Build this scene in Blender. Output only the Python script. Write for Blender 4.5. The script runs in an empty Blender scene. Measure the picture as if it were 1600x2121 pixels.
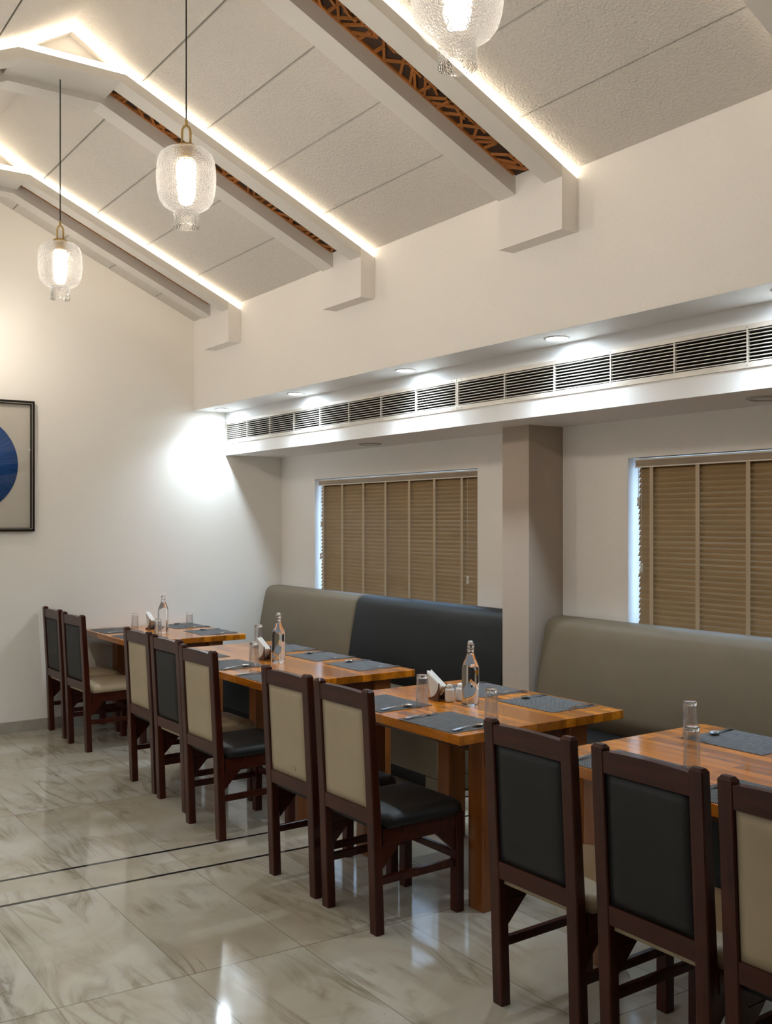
import bpy, bmesh, math, random
from math import pi, sin, cos, radians, atan2, sqrt
from mathutils import Vector, Matrix

random.seed(7)
S = bpy.context.scene
C = S.collection

# ------------------------------------------------------------------ camera
FPX = 2072.7
YAW = radians(34.64)
CAMH = 1.68
cam_d = bpy.data.cameras.new('camera')
cam = bpy.data.objects.new('camera', cam_d)
C.objects.link(cam)
cam_d.sensor_fit = 'HORIZONTAL'
cam_d.sensor_width = 36.0
cam_d.lens = FPX / 1600 * 36.0
cam_d.shift_y = 19.5 / 1600
cam_d.clip_start = 0.05
cam.location = (0, 0, CAMH)
cam.rotation_euler = (pi / 2, 0, -YAW)
S.camera = cam

# ------------------------------------------------------------------ world, exposure, light levels
S.view_settings.view_transform = 'Standard'
S.view_settings.look = 'None'
S.view_settings.gamma = 1.0
S.view_settings.use_curve_mapping = False
S.view_settings.exposure = 1.66
world = bpy.data.worlds.new('daylight')
S.world = world
world.use_nodes = True
wb = world.node_tree.nodes['Background']
wb.inputs['Color'].default_value = (0.44, 0.68, 1.0, 1)
wb.inputs['Strength'].default_value = 2.1

LED_STRENGTH = 1.6
LED_COLOR = (1.0, 0.87, 0.71)
DOWN_WATT = 25.5
DOWN_COLOR = (0.74, 0.88, 1.0)
BULB_STRENGTH = 230.0
BULB_COLOR = (1.0, 0.91, 0.80)


# ------------------------------------------------------------------ node helpers
def new_mat(name):
    m = bpy.data.materials.new(name)
    m.use_nodes = True
    nt = m.node_tree
    b = nt.nodes['Principled BSDF']
    return m, nt, b


def N(nt, t, **kw):
    n = nt.nodes.new(t)
    for k, v in kw.items():
        setattr(n, k, v)
    return n


def setin(n, **kw):
    for k, v in kw.items():
        n.inputs[k.replace('_', ' ')].default_value = v


def ramp(nt, stops, interp='LINEAR'):
    r = nt.nodes.new('ShaderNodeValToRGB')
    r.color_ramp.interpolation = interp
    e = r.color_ramp.elements
    while len(e) < len(stops):
        e.new(0.5)
    for i, (p, c) in enumerate(stops):
        e[i].position = p
        e[i].color = (c[0], c[1], c[2], 1)
    return r


def coords(nt, scale=(1, 1, 1), rot=(0, 0, 0)):
    tc = N(nt, 'ShaderNodeTexCoord')
    mp = N(nt, 'ShaderNodeMapping')
    mp.inputs['Scale'].default_value = scale
    mp.inputs['Rotation'].default_value = rot
    nt.links.new(tc.outputs['Object'], mp.inputs['Vector'])
    return mp


def plain(name, col, rough=0.5, metal=0.0, bump=None, coat=0.0, var=0.0, spec=0.5):
    m, nt, b = new_mat(name)
    b.inputs['Base Color'].default_value = (*col, 1)
    b.inputs['Roughness'].default_value = rough
    b.inputs['Metallic'].default_value = metal
    b.inputs['Specular IOR Level'].default_value = spec
    b.inputs['Coat Weight'].default_value = coat
    b.inputs['Coat Roughness'].default_value = 0.08
    if bump or var:
        mp = coords(nt)
        no = N(nt, 'ShaderNodeTexNoise')
        setin(no, Scale=bump[0] if bump else 30.0, Detail=3.0)
        nt.links.new(mp.outputs[0], no.inputs['Vector'])
        if bump:
            bp = N(nt, 'ShaderNodeBump')
            setin(bp, Strength=bump[1], Distance=bump[2])
            nt.links.new(no.outputs['Fac'], bp.inputs['Height'])
            nt.links.new(bp.outputs[0], b.inputs['Normal'])
        if var:
            n2 = N(nt, 'ShaderNodeTexNoise')
            setin(n2, Scale=6.0, Detail=4.0)
            nt.links.new(mp.outputs[0], n2.inputs['Vector'])
            r = ramp(nt, [(0.3, [c * (1 - var) for c in col]), (0.7, [min(1, c * (1 + var)) for c in col])])
            nt.links.new(n2.outputs['Fac'], r.inputs[0])
            nt.links.new(r.outputs[0], b.inputs['Base Color'])
    return m


def emis(name, col, strength):
    m, nt, b = new_mat(name)
    b.inputs['Base Color'].default_value = (*col, 1)
    b.inputs['Emission Color'].default_value = (*col, 1)
    b.inputs['Emission Strength'].default_value = strength
    return m


def woven_wall(name, col, rough=0.75):
    """painted woven-paper wall covering: fine horizontal and vertical ribs"""
    m, nt, b = new_mat(name)
    b.inputs['Roughness'].default_value = rough
    tc = N(nt, 'ShaderNodeTexCoord')
    hs = []
    for sc in ((90, 90, 420), (420, 420, 60)):
        mp = N(nt, 'ShaderNodeMapping')
        mp.inputs['Scale'].default_value = sc
        nt.links.new(tc.outputs['Object'], mp.inputs['Vector'])
        no = N(nt, 'ShaderNodeTexNoise')
        setin(no, Scale=1.0, Detail=1.0)
        nt.links.new(mp.outputs[0], no.inputs['Vector'])
        hs.append(no)
    ad = N(nt, 'ShaderNodeMath', operation='ADD')
    nt.links.new(hs[0].outputs['Fac'], ad.inputs[0])
    nt.links.new(hs[1].outputs['Fac'], ad.inputs[1])
    bp = N(nt, 'ShaderNodeBump')
    setin(bp, Strength=0.35, Distance=0.0015)
    nt.links.new(ad.outputs[0], bp.inputs['Height'])
    nt.links.new(bp.outputs[0], b.inputs['Normal'])
    r = ramp(nt, [(0.7, [c * 0.97 for c in col]), (1.3, [min(1, c * 1.03) for c in col])])
    nt.links.new(ad.outputs[0], r.inputs[0])
    nt.links.new(r.outputs[0], b.inputs['Base Color'])
    return m


def wood(name, dark, light, rough, scale, axis, coat=0.5, strips=None, spec=0.4):
    """long-grain wood; strips=(width, length) lays it up as glued butcher-block staves"""
    m, nt, b = new_mat(name)
    b.inputs['Roughness'].default_value = rough
    b.inputs['Coat Weight'].default_value = coat
    b.inputs['Coat Roughness'].default_value = 0.06
    st = [scale * 9, scale * 9, scale * 9]
    st[axis] = scale * 0.7
    mp = coords(nt, tuple(st))
    no = N(nt, 'ShaderNodeTexNoise')
    setin(no, Scale=1.0, Detail=6.0, Roughness=0.6, Distortion=0.6)
    nt.links.new(mp.outputs[0], no.inputs['Vector'])
    r = ramp(nt, [(0.3, dark), (0.68, light)])
    nt.links.new(no.outputs['Fac'], r.inputs[0])
    out = r.outputs[0]
    if strips:
        br = N(nt, 'ShaderNodeTexBrick')
        br.offset = 0.37
        br.squash = 1.0
        setin(br, Scale=1.0, Mortar_Size=0.0006, Mortar_Smooth=0.2, Bias=0.0, Brick_Width=strips[1], Row_Height=strips[0])
        br.inputs['Color1'].default_value = (0.50, 0.44, 0.40, 1)
        br.inputs['Color2'].default_value = (1.35, 1.33, 1.25, 1)
        br.inputs['Mortar'].default_value = (0.5, 0.45, 0.4, 1)
        tc = N(nt, 'ShaderNodeTexCoord')
        m2 = N(nt, 'ShaderNodeMapping')
        if axis == 1:
            m2.inputs['Rotation'].default_value = (0, 0, pi / 2)
        nt.links.new(tc.outputs['Object'], m2.inputs['Vector'])
        nt.links.new(m2.outputs[0], br.inputs['Vector'])
        mx = N(nt, 'ShaderNodeMix', data_type='RGBA', blend_type='MULTIPLY')
        mx.inputs['Factor'].default_value = 0.9
        nt.links.new(out, mx.inputs['A'])
        nt.links.new(br.outputs['Color'], mx.inputs['B'])
        out = mx.outputs['Result']
    nt.links.new(out, b.inputs['Base Color'])
    b.inputs['Specular IOR Level'].default_value = spec
    return m


def marble():
    m, nt, b = new_mat('marble_floor')
    L = nt.links.new
    tc = N(nt, 'ShaderNodeTexCoord')
    sp = N(nt, 'ShaderNodeSeparateXYZ')
    L(tc.outputs['Object'], sp.inputs[0])

    def mth(op, a, bb=None, c=None):
        n = N(nt, 'ShaderNodeMath', operation=op)
        for i, v in enumerate((a, bb, c)):
            if v is None:
                continue
            if isinstance(v, (int, float)):
                n.inputs[i].default_value = v
            else:
                L(v, n.inputs[i])
        return n.outputs[0]
    x = sp.outputs[0]
    y = mth('ADD', sp.outputs[1], mth('MULTIPLY', mth('SUBTRACT', x, 1.8), 0.045))
    # rows run away on either side of the double black inlay at y = 4.515 and 4.84
    yy = mth('SUBTRACT', mth('ABSOLUTE', mth('SUBTRACT', y, 4.678)), 0.1625)
    ty = mth('DIVIDE', yy, 1.065)
    tx = mth('DIVIDE', mth('SUBTRACT', x, 1.03), 0.474)
    iy = mth('FLOOR', ty)
    ix = mth('FLOOR', tx)
    side = mth('SIGN', mth('SUBTRACT', y, 4.678))
    cell = N(nt, 'ShaderNodeCombineXYZ')
    L(ix, cell.inputs[0])
    L(mth('MULTIPLY', iy, side), cell.inputs[1])
    L(side, cell.inputs[2])
    wn = N(nt, 'ShaderNodeTexWhiteNoise', noise_dimensions='3D')
    L(cell.outputs[0], wn.inputs['Vector'])
    off = N(nt, 'ShaderNodeVectorMath', operation='SCALE')
    off.inputs['Scale'].default_value = 5.0
    L(wn.outputs['Color'], off.inputs[0])
    pv = N(nt, 'ShaderNodeVectorMath', operation='ADD')
    L(tc.outputs['Object'], pv.inputs[0])
    L(off.outputs[0], pv.inputs[1])
    # broad clouds
    n1 = N(nt, 'ShaderNodeTexNoise')
    setin(n1, Scale=1.7, Detail=5.0, Roughness=0.55, Distortion=0.8)
    L(pv.outputs[0], n1.inputs['Vector'])
    base = ramp(nt, [(0.28, (0.40, 0.34, 0.25)), (0.5, (0.475, 0.43, 0.345)), (0.72, (0.54, 0.51, 0.44))])
    L(n1.outputs['Fac'], base.inputs[0])
    # flowing brown-grey veins, stretched along the slab
    mp = N(nt, 'ShaderNodeMapping')
    mp.inputs['Rotation'].default_value = (0, 0, radians(28))
    mp.inputs['Scale'].default_value = (4.2, 0.8, 1)
    L(pv.outputs[0], mp.inputs['Vector'])
    n2 = N(nt, 'ShaderNodeTexNoise')
    setin(n2, Scale=1.3, Detail=6.0, Roughness=0.55, Distortion=1.1)
    L(mp.outputs[0], n2.inputs['Vector'])
    vein = mth('ABSOLUTE', mth('SUBTRACT', n2.outputs['Fac'], 0.5))
    vr = ramp(nt, [(0.0, (1, 1, 1)), (0.018, (0.55, 0.55, 0.55)), (0.07, (0, 0, 0))])
    L(vein, vr.inputs[0])
    n3 = N(nt, 'ShaderNodeTexNoise')
    setin(n3, Scale=2.3, Detail=2.0)
    L(pv.outputs[0], n3.inputs['Vector'])
    vm = ramp(nt, [(0.42, (0, 0, 0)), (0.66, (1, 1, 1))])
    L(n3.outputs['Fac'], vm.inputs[0])
    vf = mth('MULTIPLY', mth('MULTIPLY', vr.outputs[0], vm.outputs[0]), 0.75)
    mx = N(nt, 'ShaderNodeMix', data_type='RGBA')
    L(vf, mx.inputs['Factor'])
    L(base.outputs[0], mx.inputs['A'])
    mx.inputs['B'].default_value = (0.17, 0.125, 0.07, 1)
    # small dark flecks in patches
    vo = N(nt, 'ShaderNodeTexVoronoi')
    setin(vo, Scale=46.0)
    L(pv.outputs[0], vo.inputs['Vector'])
    fl = ramp(nt, [(0.10, (1, 1, 1)), (0.17, (0, 0, 0))])
    L(vo.outputs['Distance'], fl.inputs[0])
    n4 = N(nt, 'ShaderNodeTexNoise')
    setin(n4, Scale=2.1, Detail=3.0)
    L(pv.outputs[0], n4.inputs['Vector'])
    fm = ramp(nt, [(0.55, (0, 0, 0)), (0.68, (1, 1, 1))])
    L(n4.outputs['Fac'], fm.inputs[0])
    mf = N(nt, 'ShaderNodeMix', data_type='RGBA')
    L(mth('MULTIPLY', mth('MULTIPLY', fl.outputs[0], fm.outputs[0]), 0.6), mf.inputs['Factor'])
    L(mx.outputs['Result'], mf.inputs['A'])
    mf.inputs['B'].default_value = (0.13, 0.115, 0.085, 1)
    # joints
    def edge(t, size, w):
        f = mth('FRACT', t)
        d = mth('MULTIPLY', mth('MINIMUM', f, mth('SUBTRACT', 1.0, f)), size)
        return mth('LESS_THAN', d, w)
    jx = edge(tx, 0.474, 0.0018)
    jy = mth('MULTIPLY', edge(ty, 1.065, 0.003), mth('GREATER_THAN', yy, 0.3))
    jj = mth('MAXIMUM', jx, jy)
    mj = N(nt, 'ShaderNodeMix', data_type='RGBA')
    L(mth('MULTIPLY', jj, 0.75), mj.inputs['Factor'])
    L(mf.outputs['Result'], mj.inputs['A'])
    mj.inputs['B'].default_value = (0.17, 0.14, 0.10, 1)
    bl = mth('LESS_THAN', mth('ABSOLUTE', yy), 0.012)
    mb = N(nt, 'ShaderNodeMix', data_type='RGBA')
    L(bl, mb.inputs['Factor'])
    L(mj.outputs['Result'], mb.inputs['A'])
    mb.inputs['B'].default_value = (0.012, 0.012, 0.013, 1)
    L(mb.outputs['Result'], b.inputs['Base Color'])
    b.inputs['Roughness'].default_value = 0.085
    b.inputs['Specular IOR Level'].default_value = 0.5
    nb = N(nt, 'ShaderNodeTexNoise')
    setin(nb, Scale=5.0, Detail=2.0)
    L(tc.outputs['Object'], nb.inputs['Vector'])
    bp = N(nt, 'ShaderNodeBump')
    setin(bp, Strength=0.06, Distance=0.004)
    L(nb.outputs['Fac'], bp.inputs['Height'])
    L(bp.outputs[0], b.inputs['Normal'])
    return m


def placemat_mat():
    m, nt, b = new_mat('woven_vinyl')
    L = nt.links.new
    mp = coords(nt, (230, 230, 230))
    ck = N(nt, 'ShaderNodeTexChecker')
    setin(ck, Scale=1.0)
    L(mp.outputs[0], ck.inputs['Vector'])
    ck.inputs['Color1'].default_value = (0.205, 0.205, 0.205, 1)
    ck.inputs['Color2'].default_value = (0.014, 0.0145, 0.016, 1)
    mp2 = coords(nt, (18, 160, 1))
    no = N(nt, 'ShaderNodeTexNoise')
    setin(no, Scale=1.0, Detail=2.0)
    L(mp2.outputs[0], no.inputs['Vector'])
    r = ramp(nt, [(0.35, (0.55, 0.55, 0.55)), (0.65, (1.1, 1.1, 1.1))])
    L(no.outputs['Fac'], r.inputs[0])
    mx = N(nt, 'ShaderNodeMix', data_type='RGBA', blend_type='MULTIPLY')
    mx.inputs['Factor'].default_value = 1.0
    L(ck.outputs['Color'], mx.inputs['A'])
    L(r.outputs[0], mx.inputs['B'])
    L(mx.outputs['Result'], b.inputs['Base Color'])
    b.inputs['Roughness'].default_value = 0.7
    b.inputs['Specular IOR Level'].default_value = 0.25
    bp = N(nt, 'ShaderNodeBump')
    setin(bp, Strength=0.4, Distance=0.001)
    L(ck.outputs['Fac'], bp.inputs['Height'])
    L(bp.outputs[0], b.inputs['Normal'])
    return m


def glass(name, ior=1.45, rough=0.0, col=(1, 1, 1)):
    m, nt, b = new_mat(name)
    b.inputs['Base Color'].default_value = (*col, 1)
    b.inputs['Transmission Weight'].default_value = 1.0
    b.inputs['IOR'].default_value = ior
    b.inputs['Roughness'].default_value = rough
    return m


def thin_glass(name, hammered=False, tint=(1, 1, 1), milky=0.0, power=5.0, floor_=0.045):
    """single-walled glass: lets light straight through, mirrors at grazing angles"""
    m, nt, b = new_mat(name)
    L = nt.links.new
    nt.nodes.remove(b)
    out = [n for n in nt.nodes if n.type == 'OUTPUT_MATERIAL'][0]
    tr = N(nt, 'ShaderNodeBsdfTransparent')
    tr.inputs[0].default_value = (*tint, 1)
    gl = N(nt, 'ShaderNodeBsdfGlossy')
    gl.inputs['Roughness'].default_value = 0.08 if hammered else 0.02
    fr = N(nt, 'ShaderNodeLayerWeight')
    fr.inputs[0].default_value = 0.5
    pw = N(nt, 'ShaderNodeMath', operation='POWER')
    pw.inputs[1].default_value = power
    L(fr.outputs['Facing'], pw.inputs[0])
    sc_ = N(nt, 'ShaderNodeMath', operation='MULTIPLY_ADD')
    sc_.inputs[1].default_value = 0.95
    sc_.inputs[2].default_value = floor_
    L(pw.outputs[0], sc_.inputs[0])
    fac = sc_.outputs[0]
    if hammered:
        mp = coords(nt, (1, 1, 1))
        vo = N(nt, 'ShaderNodeTexVoronoi')
        setin(vo, Scale=150.0)
        L(mp.outputs[0], vo.inputs['Vector'])
        bp = N(nt, 'ShaderNodeBump')
        setin(bp, Strength=1.0, Distance=0.012)
        L(vo.outputs['Distance'], bp.inputs['Height'])
        L(bp.outputs[0], gl.inputs['Normal'])
        L(bp.outputs[0], fr.inputs['Normal'])
    mx = N(nt, 'ShaderNodeMixShader')
    L(fac, mx.inputs[0])
    L(tr.outputs[0], mx.inputs[1])
    L(gl.outputs[0], mx.inputs[2])
    last = mx
    if hammered:
        rf = N(nt, 'ShaderNodeBsdfRefraction')
        rf.inputs['IOR'].default_value = 1.18
        rf.inputs['Roughness'].default_value = 0.03
        L(bp.outputs[0], rf.inputs['Normal'])
        m1 = N(nt, 'ShaderNodeMixShader')
        m1.inputs[0].default_value = 0.55
        L(last.outputs[0], m1.inputs[1])
        L(rf.outputs[0], m1.inputs[2])
        last = m1
    if milky:
        tl = N(nt, 'ShaderNodeBsdfTranslucent')
        tl.inputs[0].default_value = (0.95, 0.93, 0.9, 1)
        df = N(nt, 'ShaderNodeBsdfDiffuse')
        df.inputs[0].default_value = (0.9, 0.88, 0.84, 1)
        ms = N(nt, 'ShaderNodeMixShader')
        ms.inputs[0].default_value = 0.4
        L(tl.outputs[0], ms.inputs[1])
        L(df.outputs[0], ms.inputs[2])
        lw = N(nt, 'ShaderNodeLayerWeight')
        lw.inputs[0].default_value = 0.35
        mr = N(nt, 'ShaderNodeMapRange')
        setin(mr, From_Min=0.0, From_Max=1.0, To_Min=milky, To_Max=min(1.0, milky * 4.5))
        L(lw.outputs['Facing'], mr.inputs['Value'])
        m2 = N(nt, 'ShaderNodeMixShader')
        L(mr.outputs[0], m2.inputs[0])
        L(last.outputs[0], m2.inputs[1])
        L(ms.outputs[0], m2.inputs[2])
        last = m2
    L(last.outputs[0], out.inputs['Surface'])
    return m


M = {}
M['wall'] = woven_wall('wall_covering', (0.87, 0.835, 0.785))
M['wall_far'] = plain('painted_plaster', (0.88, 0.85, 0.79), 0.6, bump=(60, 0.15, 0.002))
M['soffit'] = plain('soffit_paint', (0.84, 0.835, 0.82), 0.55, bump=(140, 0.25, 0.002))
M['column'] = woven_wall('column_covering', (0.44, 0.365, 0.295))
M['wall_back'] = plain('unseen_back_wall_dark', (0.22, 0.17, 0.12), 0.6)  # unseen wall; dark tone made up to cut light bouncing from behind the camera
M['ceil'] = plain('stucco_panel', (0.67, 0.635, 0.575), 0.8, bump=(80, 0.9, 0.009))
M['groove'] = plain('panel_groove', (0.24, 0.22, 0.18), 0.9)
M['beam'] = plain('beam_paint', (0.72, 0.69, 0.635), 0.55, bump=(60, 0.05, 0.001))
M['fret'] = plain('fretwork_brown', (0.36, 0.13, 0.025), 0.5, var=0.25)
M['fretback'] = plain('fretwork_backing', (0.035, 0.014, 0.006), 0.7)
M['led'] = emis('led_strip', LED_COLOR, LED_STRENGTH)
M['led_cold'] = emis('downlight_lens', DOWN_COLOR, 30.0)
M['bulb'] = emis('bulb', BULB_COLOR, BULB_STRENGTH)
M['marble'] = marble()
M['skirting'] = plain('marble_skirting', (0.40, 0.375, 0.32), 0.25, var=0.2)
M['mahog'] = wood('mahogany', (0.028, 0.0048, 0.0022), (0.062, 0.0120, 0.0052), 0.28, 3.0, 2, coat=0.12, spec=0.22)
M['mahogx'] = wood('mahogany_rail', (0.028, 0.0048, 0.0022), (0.062, 0.0120, 0.0052), 0.28, 3.0, 1, coat=0.12, spec=0.22)
M['teak'] = wood('teak_top', (0.34, 0.105, 0.004), (0.60, 0.205, 0.011), 0.17, 2.2, 1, coat=0.25, spec=0.35, strips=(0.06, 0.5))
M['teakleg'] = wood('teak_leg', (0.17, 0.050, 0.010), (0.28, 0.092, 0.020), 0.28, 2.2, 2, coat=0.4)
M['apron'] = wood('teak_apron', (0.10, 0.033, 0.011), (0.16, 0.055, 0.018), 0.35, 2.2, 1, coat=0.3)
M['beige'] = plain('beige_leatherette', (0.375, 0.295, 0.19), 0.45, bump=(500, 0.15, 0.0008), var=0.04, spec=0.32)
M['navy'] = plain('charcoal_leatherette', (0.0078, 0.0078, 0.0080), 0.5, bump=(500, 0.15, 0.0008), var=0.05, spec=0.32)
M['sofabeige'] = plain('taupe_leatherette', (0.145, 0.112, 0.072), 0.5, bump=(420, 0.15, 0.0008), var=0.03, spec=0.32)
M['sofanavy'] = plain('navy_leatherette', (0.0045, 0.0055, 0.0058), 0.5, bump=(420, 0.15, 0.0008), var=0.04, spec=0.32)
M['plinth'] = plain('black_plinth', (0.012, 0.012, 0.012), 0.6)
M['mat'] = placemat_mat()
M['steel'] = plain('polished_steel', (0.72, 0.71, 0.69), 0.14, 1.0)
M['glass'] = glass('clear_glass', 1.48)
M['tumbler'] = thin_glass('tumbler_glass', tint=(0.95, 0.95, 0.95), milky=0.03, power=2.6, floor_=0.06)
M['water'] = glass('water_filled_glass', 1.34)
M['ceramic'] = plain('white_ceramic', (0.80, 0.79, 0.76), 0.22, coat=0.3)
M['paper'] = plain('paper_napkin', (0.80, 0.79, 0.76), 0.85, bump=(200, 0.2, 0.001))
M['darkwood'] = wood('holder_wood', (0.06, 0.02, 0.008), (0.14, 0.05, 0.018), 0.35, 4.0, 1, coat=0.3)
M['slat'] = wood('blind_slat', (0.245, 0.148, 0.058), (0.315, 0.195, 0.083), 0.5, 5.0, 1, coat=0.0)
M['slatrail'] = wood('blind_headrail', (0.25, 0.185, 0.12), (0.36, 0.275, 0.185), 0.5, 5.0, 1, coat=0.0)
M['tape'] = plain('ladder_tape', (0.55, 0.44, 0.30), 0.8)
M['cord'] = plain('blind_cord', (0.60, 0.52, 0.38), 0.8)
M['tassel'] = plain('cord_tassel', (0.74, 0.68, 0.56), 0.4)
M['winframe'] = plain('window_frame', (0.70, 0.72, 0.74), 0.4, 0.0)
M['pane'] = thin_glass('window_pane')
M['alu'] = plain('grille_aluminium', (0.66, 0.62, 0.55), 0.38, 0.25, var=0.08)
M['cavity'] = plain('grille_cavity', (0.008, 0.006, 0.005), 0.9)
M['brass'] = plain('antique_brass', (0.56, 0.38, 0.15), 0.28, 1.0)
M['black'] = plain('black_cord', (0.012, 0.011, 0.010), 0.5)
M['shade'] = thin_glass('hammered_glass', hammered=True, milky=0.0035)
M['frame'] = plain('picture_frame_black', (0.010, 0.007, 0.005), 0.5, spec=0.15)
M['frameline'] = plain('picture_frame_line', (0.42, 0.38, 0.32), 0.4)
M['board'] = plain('picture_board', (0.62, 0.58, 0.50), 0.8)
M['picglass'] = thin_glass('picture_glass')
M['grey'] = plain('grey_trim', (0.45, 0.44, 0.43), 0.5)
M['white'] = plain('white_trim', (0.82, 0.82, 0.81), 0.4)


def blue_threads():
    m, nt, b = new_mat('blue_threads')
    L = nt.links.new
    tc = N(nt, 'ShaderNodeTexCoord')
    sp = N(nt, 'ShaderNodeSeparateXYZ')
    L(tc.outputs['Object'], sp.inputs[0])
    at = N(nt, 'ShaderNodeMath', operation='ARCTAN2')
    L(sp.outputs[2], at.inputs[0])
    L(sp.outputs[0], at.inputs[1])
    cb = N(nt, 'ShaderNodeCombineXYZ')
    L(at.outputs[0], cb.inputs[0])
    no = N(nt, 'ShaderNodeTexNoise')
    setin(no, Scale=45.0, Detail=4.0)
    L(cb.outputs[0], no.inputs['Vector'])
    r = ramp(nt, [(0.35, (0.001, 0.030, 0.15)), (0.55, (0.003, 0.080, 0.33)), (0.72, (0.03, 0.20, 0.55))])
    L(no.outputs['Fac'], r.inputs[0])
    L(r.outputs[0], b.inputs['Base Color'])
    b.inputs['Roughness'].default_value = 0.6
    return m


M['blue'] = blue_threads()


# ------------------------------------------------------------------ mesh helpers
def add_box(bm, x0, x1, y0, y1, z0, z1, bevel=0.0, seg=2, M4=None):
    t = bmesh.new()
    bmesh.ops.create_cube(t, size=1.0)
    for v in t.verts:
        v.co = Vector(((x0 + x1) / 2 + v.co.x * (x1 - x0), (y0 + y1) / 2 + v.co.y * (y1 - y0), (z0 + z1) / 2 + v.co.z * (z1 - z0)))
    if bevel:
        bmesh.ops.bevel(t, geom=list(t.edges), offset=bevel, segments=seg, profile=0.5, affect='EDGES')
    if M4 is not None:
        bmesh.ops.transform(t, matrix=M4, verts=t.verts)
    merge(bm, t)


def merge(bm, t):
    mp = {}
    for v in t.verts:
        mp[v] = bm.verts.new(v.co)
    for f in t.faces:
        try:
            nf = bm.faces.new([mp[v] for v in f.verts])
            nf.smooth = f.smooth
        except ValueError:
            pass
    t.free()


def add_bar(bm, p0, p1, w, h, bevel=0.0, up=(0, 0, 1)):
    """rectangular bar from p0 to p1, w across, h along up"""
    p0 = Vector(p0); p1 = Vector(p1)
    d = (p1 - p0)
    ln = d.length
    d.normalize()
    u = Vector(up)
    s = d.cross(u)
    if s.length < 1e-5:
        u = Vector((1, 0, 0)); s = d.cross(u)
    s.normalize()
    u = s.cross(d)
    R = Matrix((( d.x, s.x, u.x, 0), (d.y, s.y, u.y, 0), (d.z, s.z, u.z, 0), (0, 0, 0, 1)))
    R = Matrix.Translation((p0 + p1) / 2) @ R
    add_box(bm, -ln / 2, ln / 2, -w / 2, w / 2, -h / 2, h / 2, bevel, 2, R)


def add_tube(bm, pts, r, n=10, caps=True):
    pts = [Vector(p) for p in pts]
    rings = []
    prev = None
    for i, p in enumerate(pts):
        if i == 0:
            d = pts[1] - p
        elif i == len(pts) - 1:
            d = p - pts[-2]
        else:
            d = pts[i + 1] - pts[i - 1]
        d.normalize()
        a = prev if prev is not None else (Vector((0, 0, 1)) if abs(d.z) < 0.9 else Vector((1, 0, 0)))
        a = (a - d * a.dot(d)).normalized()
        prev = a
        bb = d.cross(a)
        rr = r[i] if isinstance(r, (list, tuple)) else r
        rings.append([bm.verts.new(p + (a * cos(2 * pi * k / n) + bb * sin(2 * pi * k / n)) * rr) for k in range(n)])
    for i in range(len(rings) - 1):
        for k in range(n):
            f = bm.faces.new((rings[i][k], rings[i][(k + 1) % n], rings[i + 1][(k + 1) % n], rings[i + 1][k]))
            f.smooth = True
    if caps:
        bm.faces.new(rings[0][::-1])
        bm.faces.new(rings[-1])


def add_lathe(bm, prof, n=32, ox=0.0, oy=0.0, close=False, flat=()):
    """revolve (r, z) profile about the vertical through (ox, oy); r=0 ends become poles"""
    rings = []
    for r, z in prof:
        if r < 1e-6:
            rings.append([bm.verts.new((ox, oy, z))])
        else:
            rings.append([bm.verts.new((ox + r * cos(2 * pi * k / n), oy + r * sin(2 * pi * k / n), z)) for k in range(n)])
    idx = list(range(len(rings)))
    pairs = list(zip(idx[:-1], idx[1:]))
    if close:
        pairs.append((idx[-1], idx[0]))
    for a, b in pairs:
        A, B = rings[a], rings[b]
        for k in range(n):
            k2 = (k + 1) % n
            if len(A) == 1 and len(B) == 1:
                continue
            if len(A) == 1:
                f = bm.faces.new((A[0], B[k2], B[k]))
            elif len(B) == 1:
                f = bm.faces.new((A[k], A[k2], B[0]))
            else:
                f = bm.faces.new((A[k], A[k2], B[k2], B[k]))
            f.smooth = a not in flat
    return rings


def add_prism(bm, poly, axis, a0, a1):
    """extrude a 2-D polygon along axis ('x','y','z') from a0 to a1"""
    def P(u, v, w):
        return {'x': (w, u, v), 'y': (u, w, v), 'z': (u, v, w)}[axis]
    A = [bm.verts.new(P(u, v, a0)) for u, v in poly]
    B = [bm.verts.new(P(u, v, a1)) for u, v in poly]
    n = len(poly)
    bm.faces.new(A)
    bm.faces.new(B[::-1])
    for i in range(n):
        j = (i + 1) % n
        bm.faces.new((A[j], A[i], B[i], B[j]))


def mesh_of(name, bm, mat, smooth=False):
    bmesh.ops.recalc_face_normals(bm, faces=bm.faces)
    me = bpy.data.meshes.new(name)
    bm.to_mesh(me)
    bm.free()
    me.materials.append(mat)
    if smooth:
        for p in me.polygons:
            p.use_smooth = True
    return me


def obj(name, bm, mat, parent=None, smooth=False, loc=(0, 0, 0), rotz=0.0):
    me = mesh_of(name, bm, mat, smooth) if isinstance(bm, bmesh.types.BMesh) else bm
    o = bpy.data.objects.new(name, me)
    C.objects.link(o)
    o.location = loc
    o.rotation_euler = (0, 0, rotz)
    if parent is not None:
        o.parent = parent
    return o


def soft(o):
    """smooth shading that keeps flats flat and bevels round"""
    for p in o.data.polygons:
        p.use_smooth = True
    m = o.modifiers.new('weighted', 'WEIGHTED_NORMAL')
    m.keep_sharp = False
    return o


def thing(name, label, cat, loc=(0, 0, 0), rotz=0.0, group=None):
    o = bpy.data.objects.new(name, None)
    o.empty_display_size = 0.1
    C.objects.link(o)
    o.location = loc
    o.rotation_euler = (0, 0, rotz)
    o['label'] = label
    o['category'] = cat
    if group:
        o['group'] = group
    return o


def tag(o, label, cat, group=None):
    o['label'] = label
    o['category'] = cat
    if group:
        o['group'] = group
    return o


def struct(name, bm, mat, parent=None):
    o = obj(name, bm, mat, parent)
    if parent is None:
        o['kind'] = 'structure'
    return o


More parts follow.
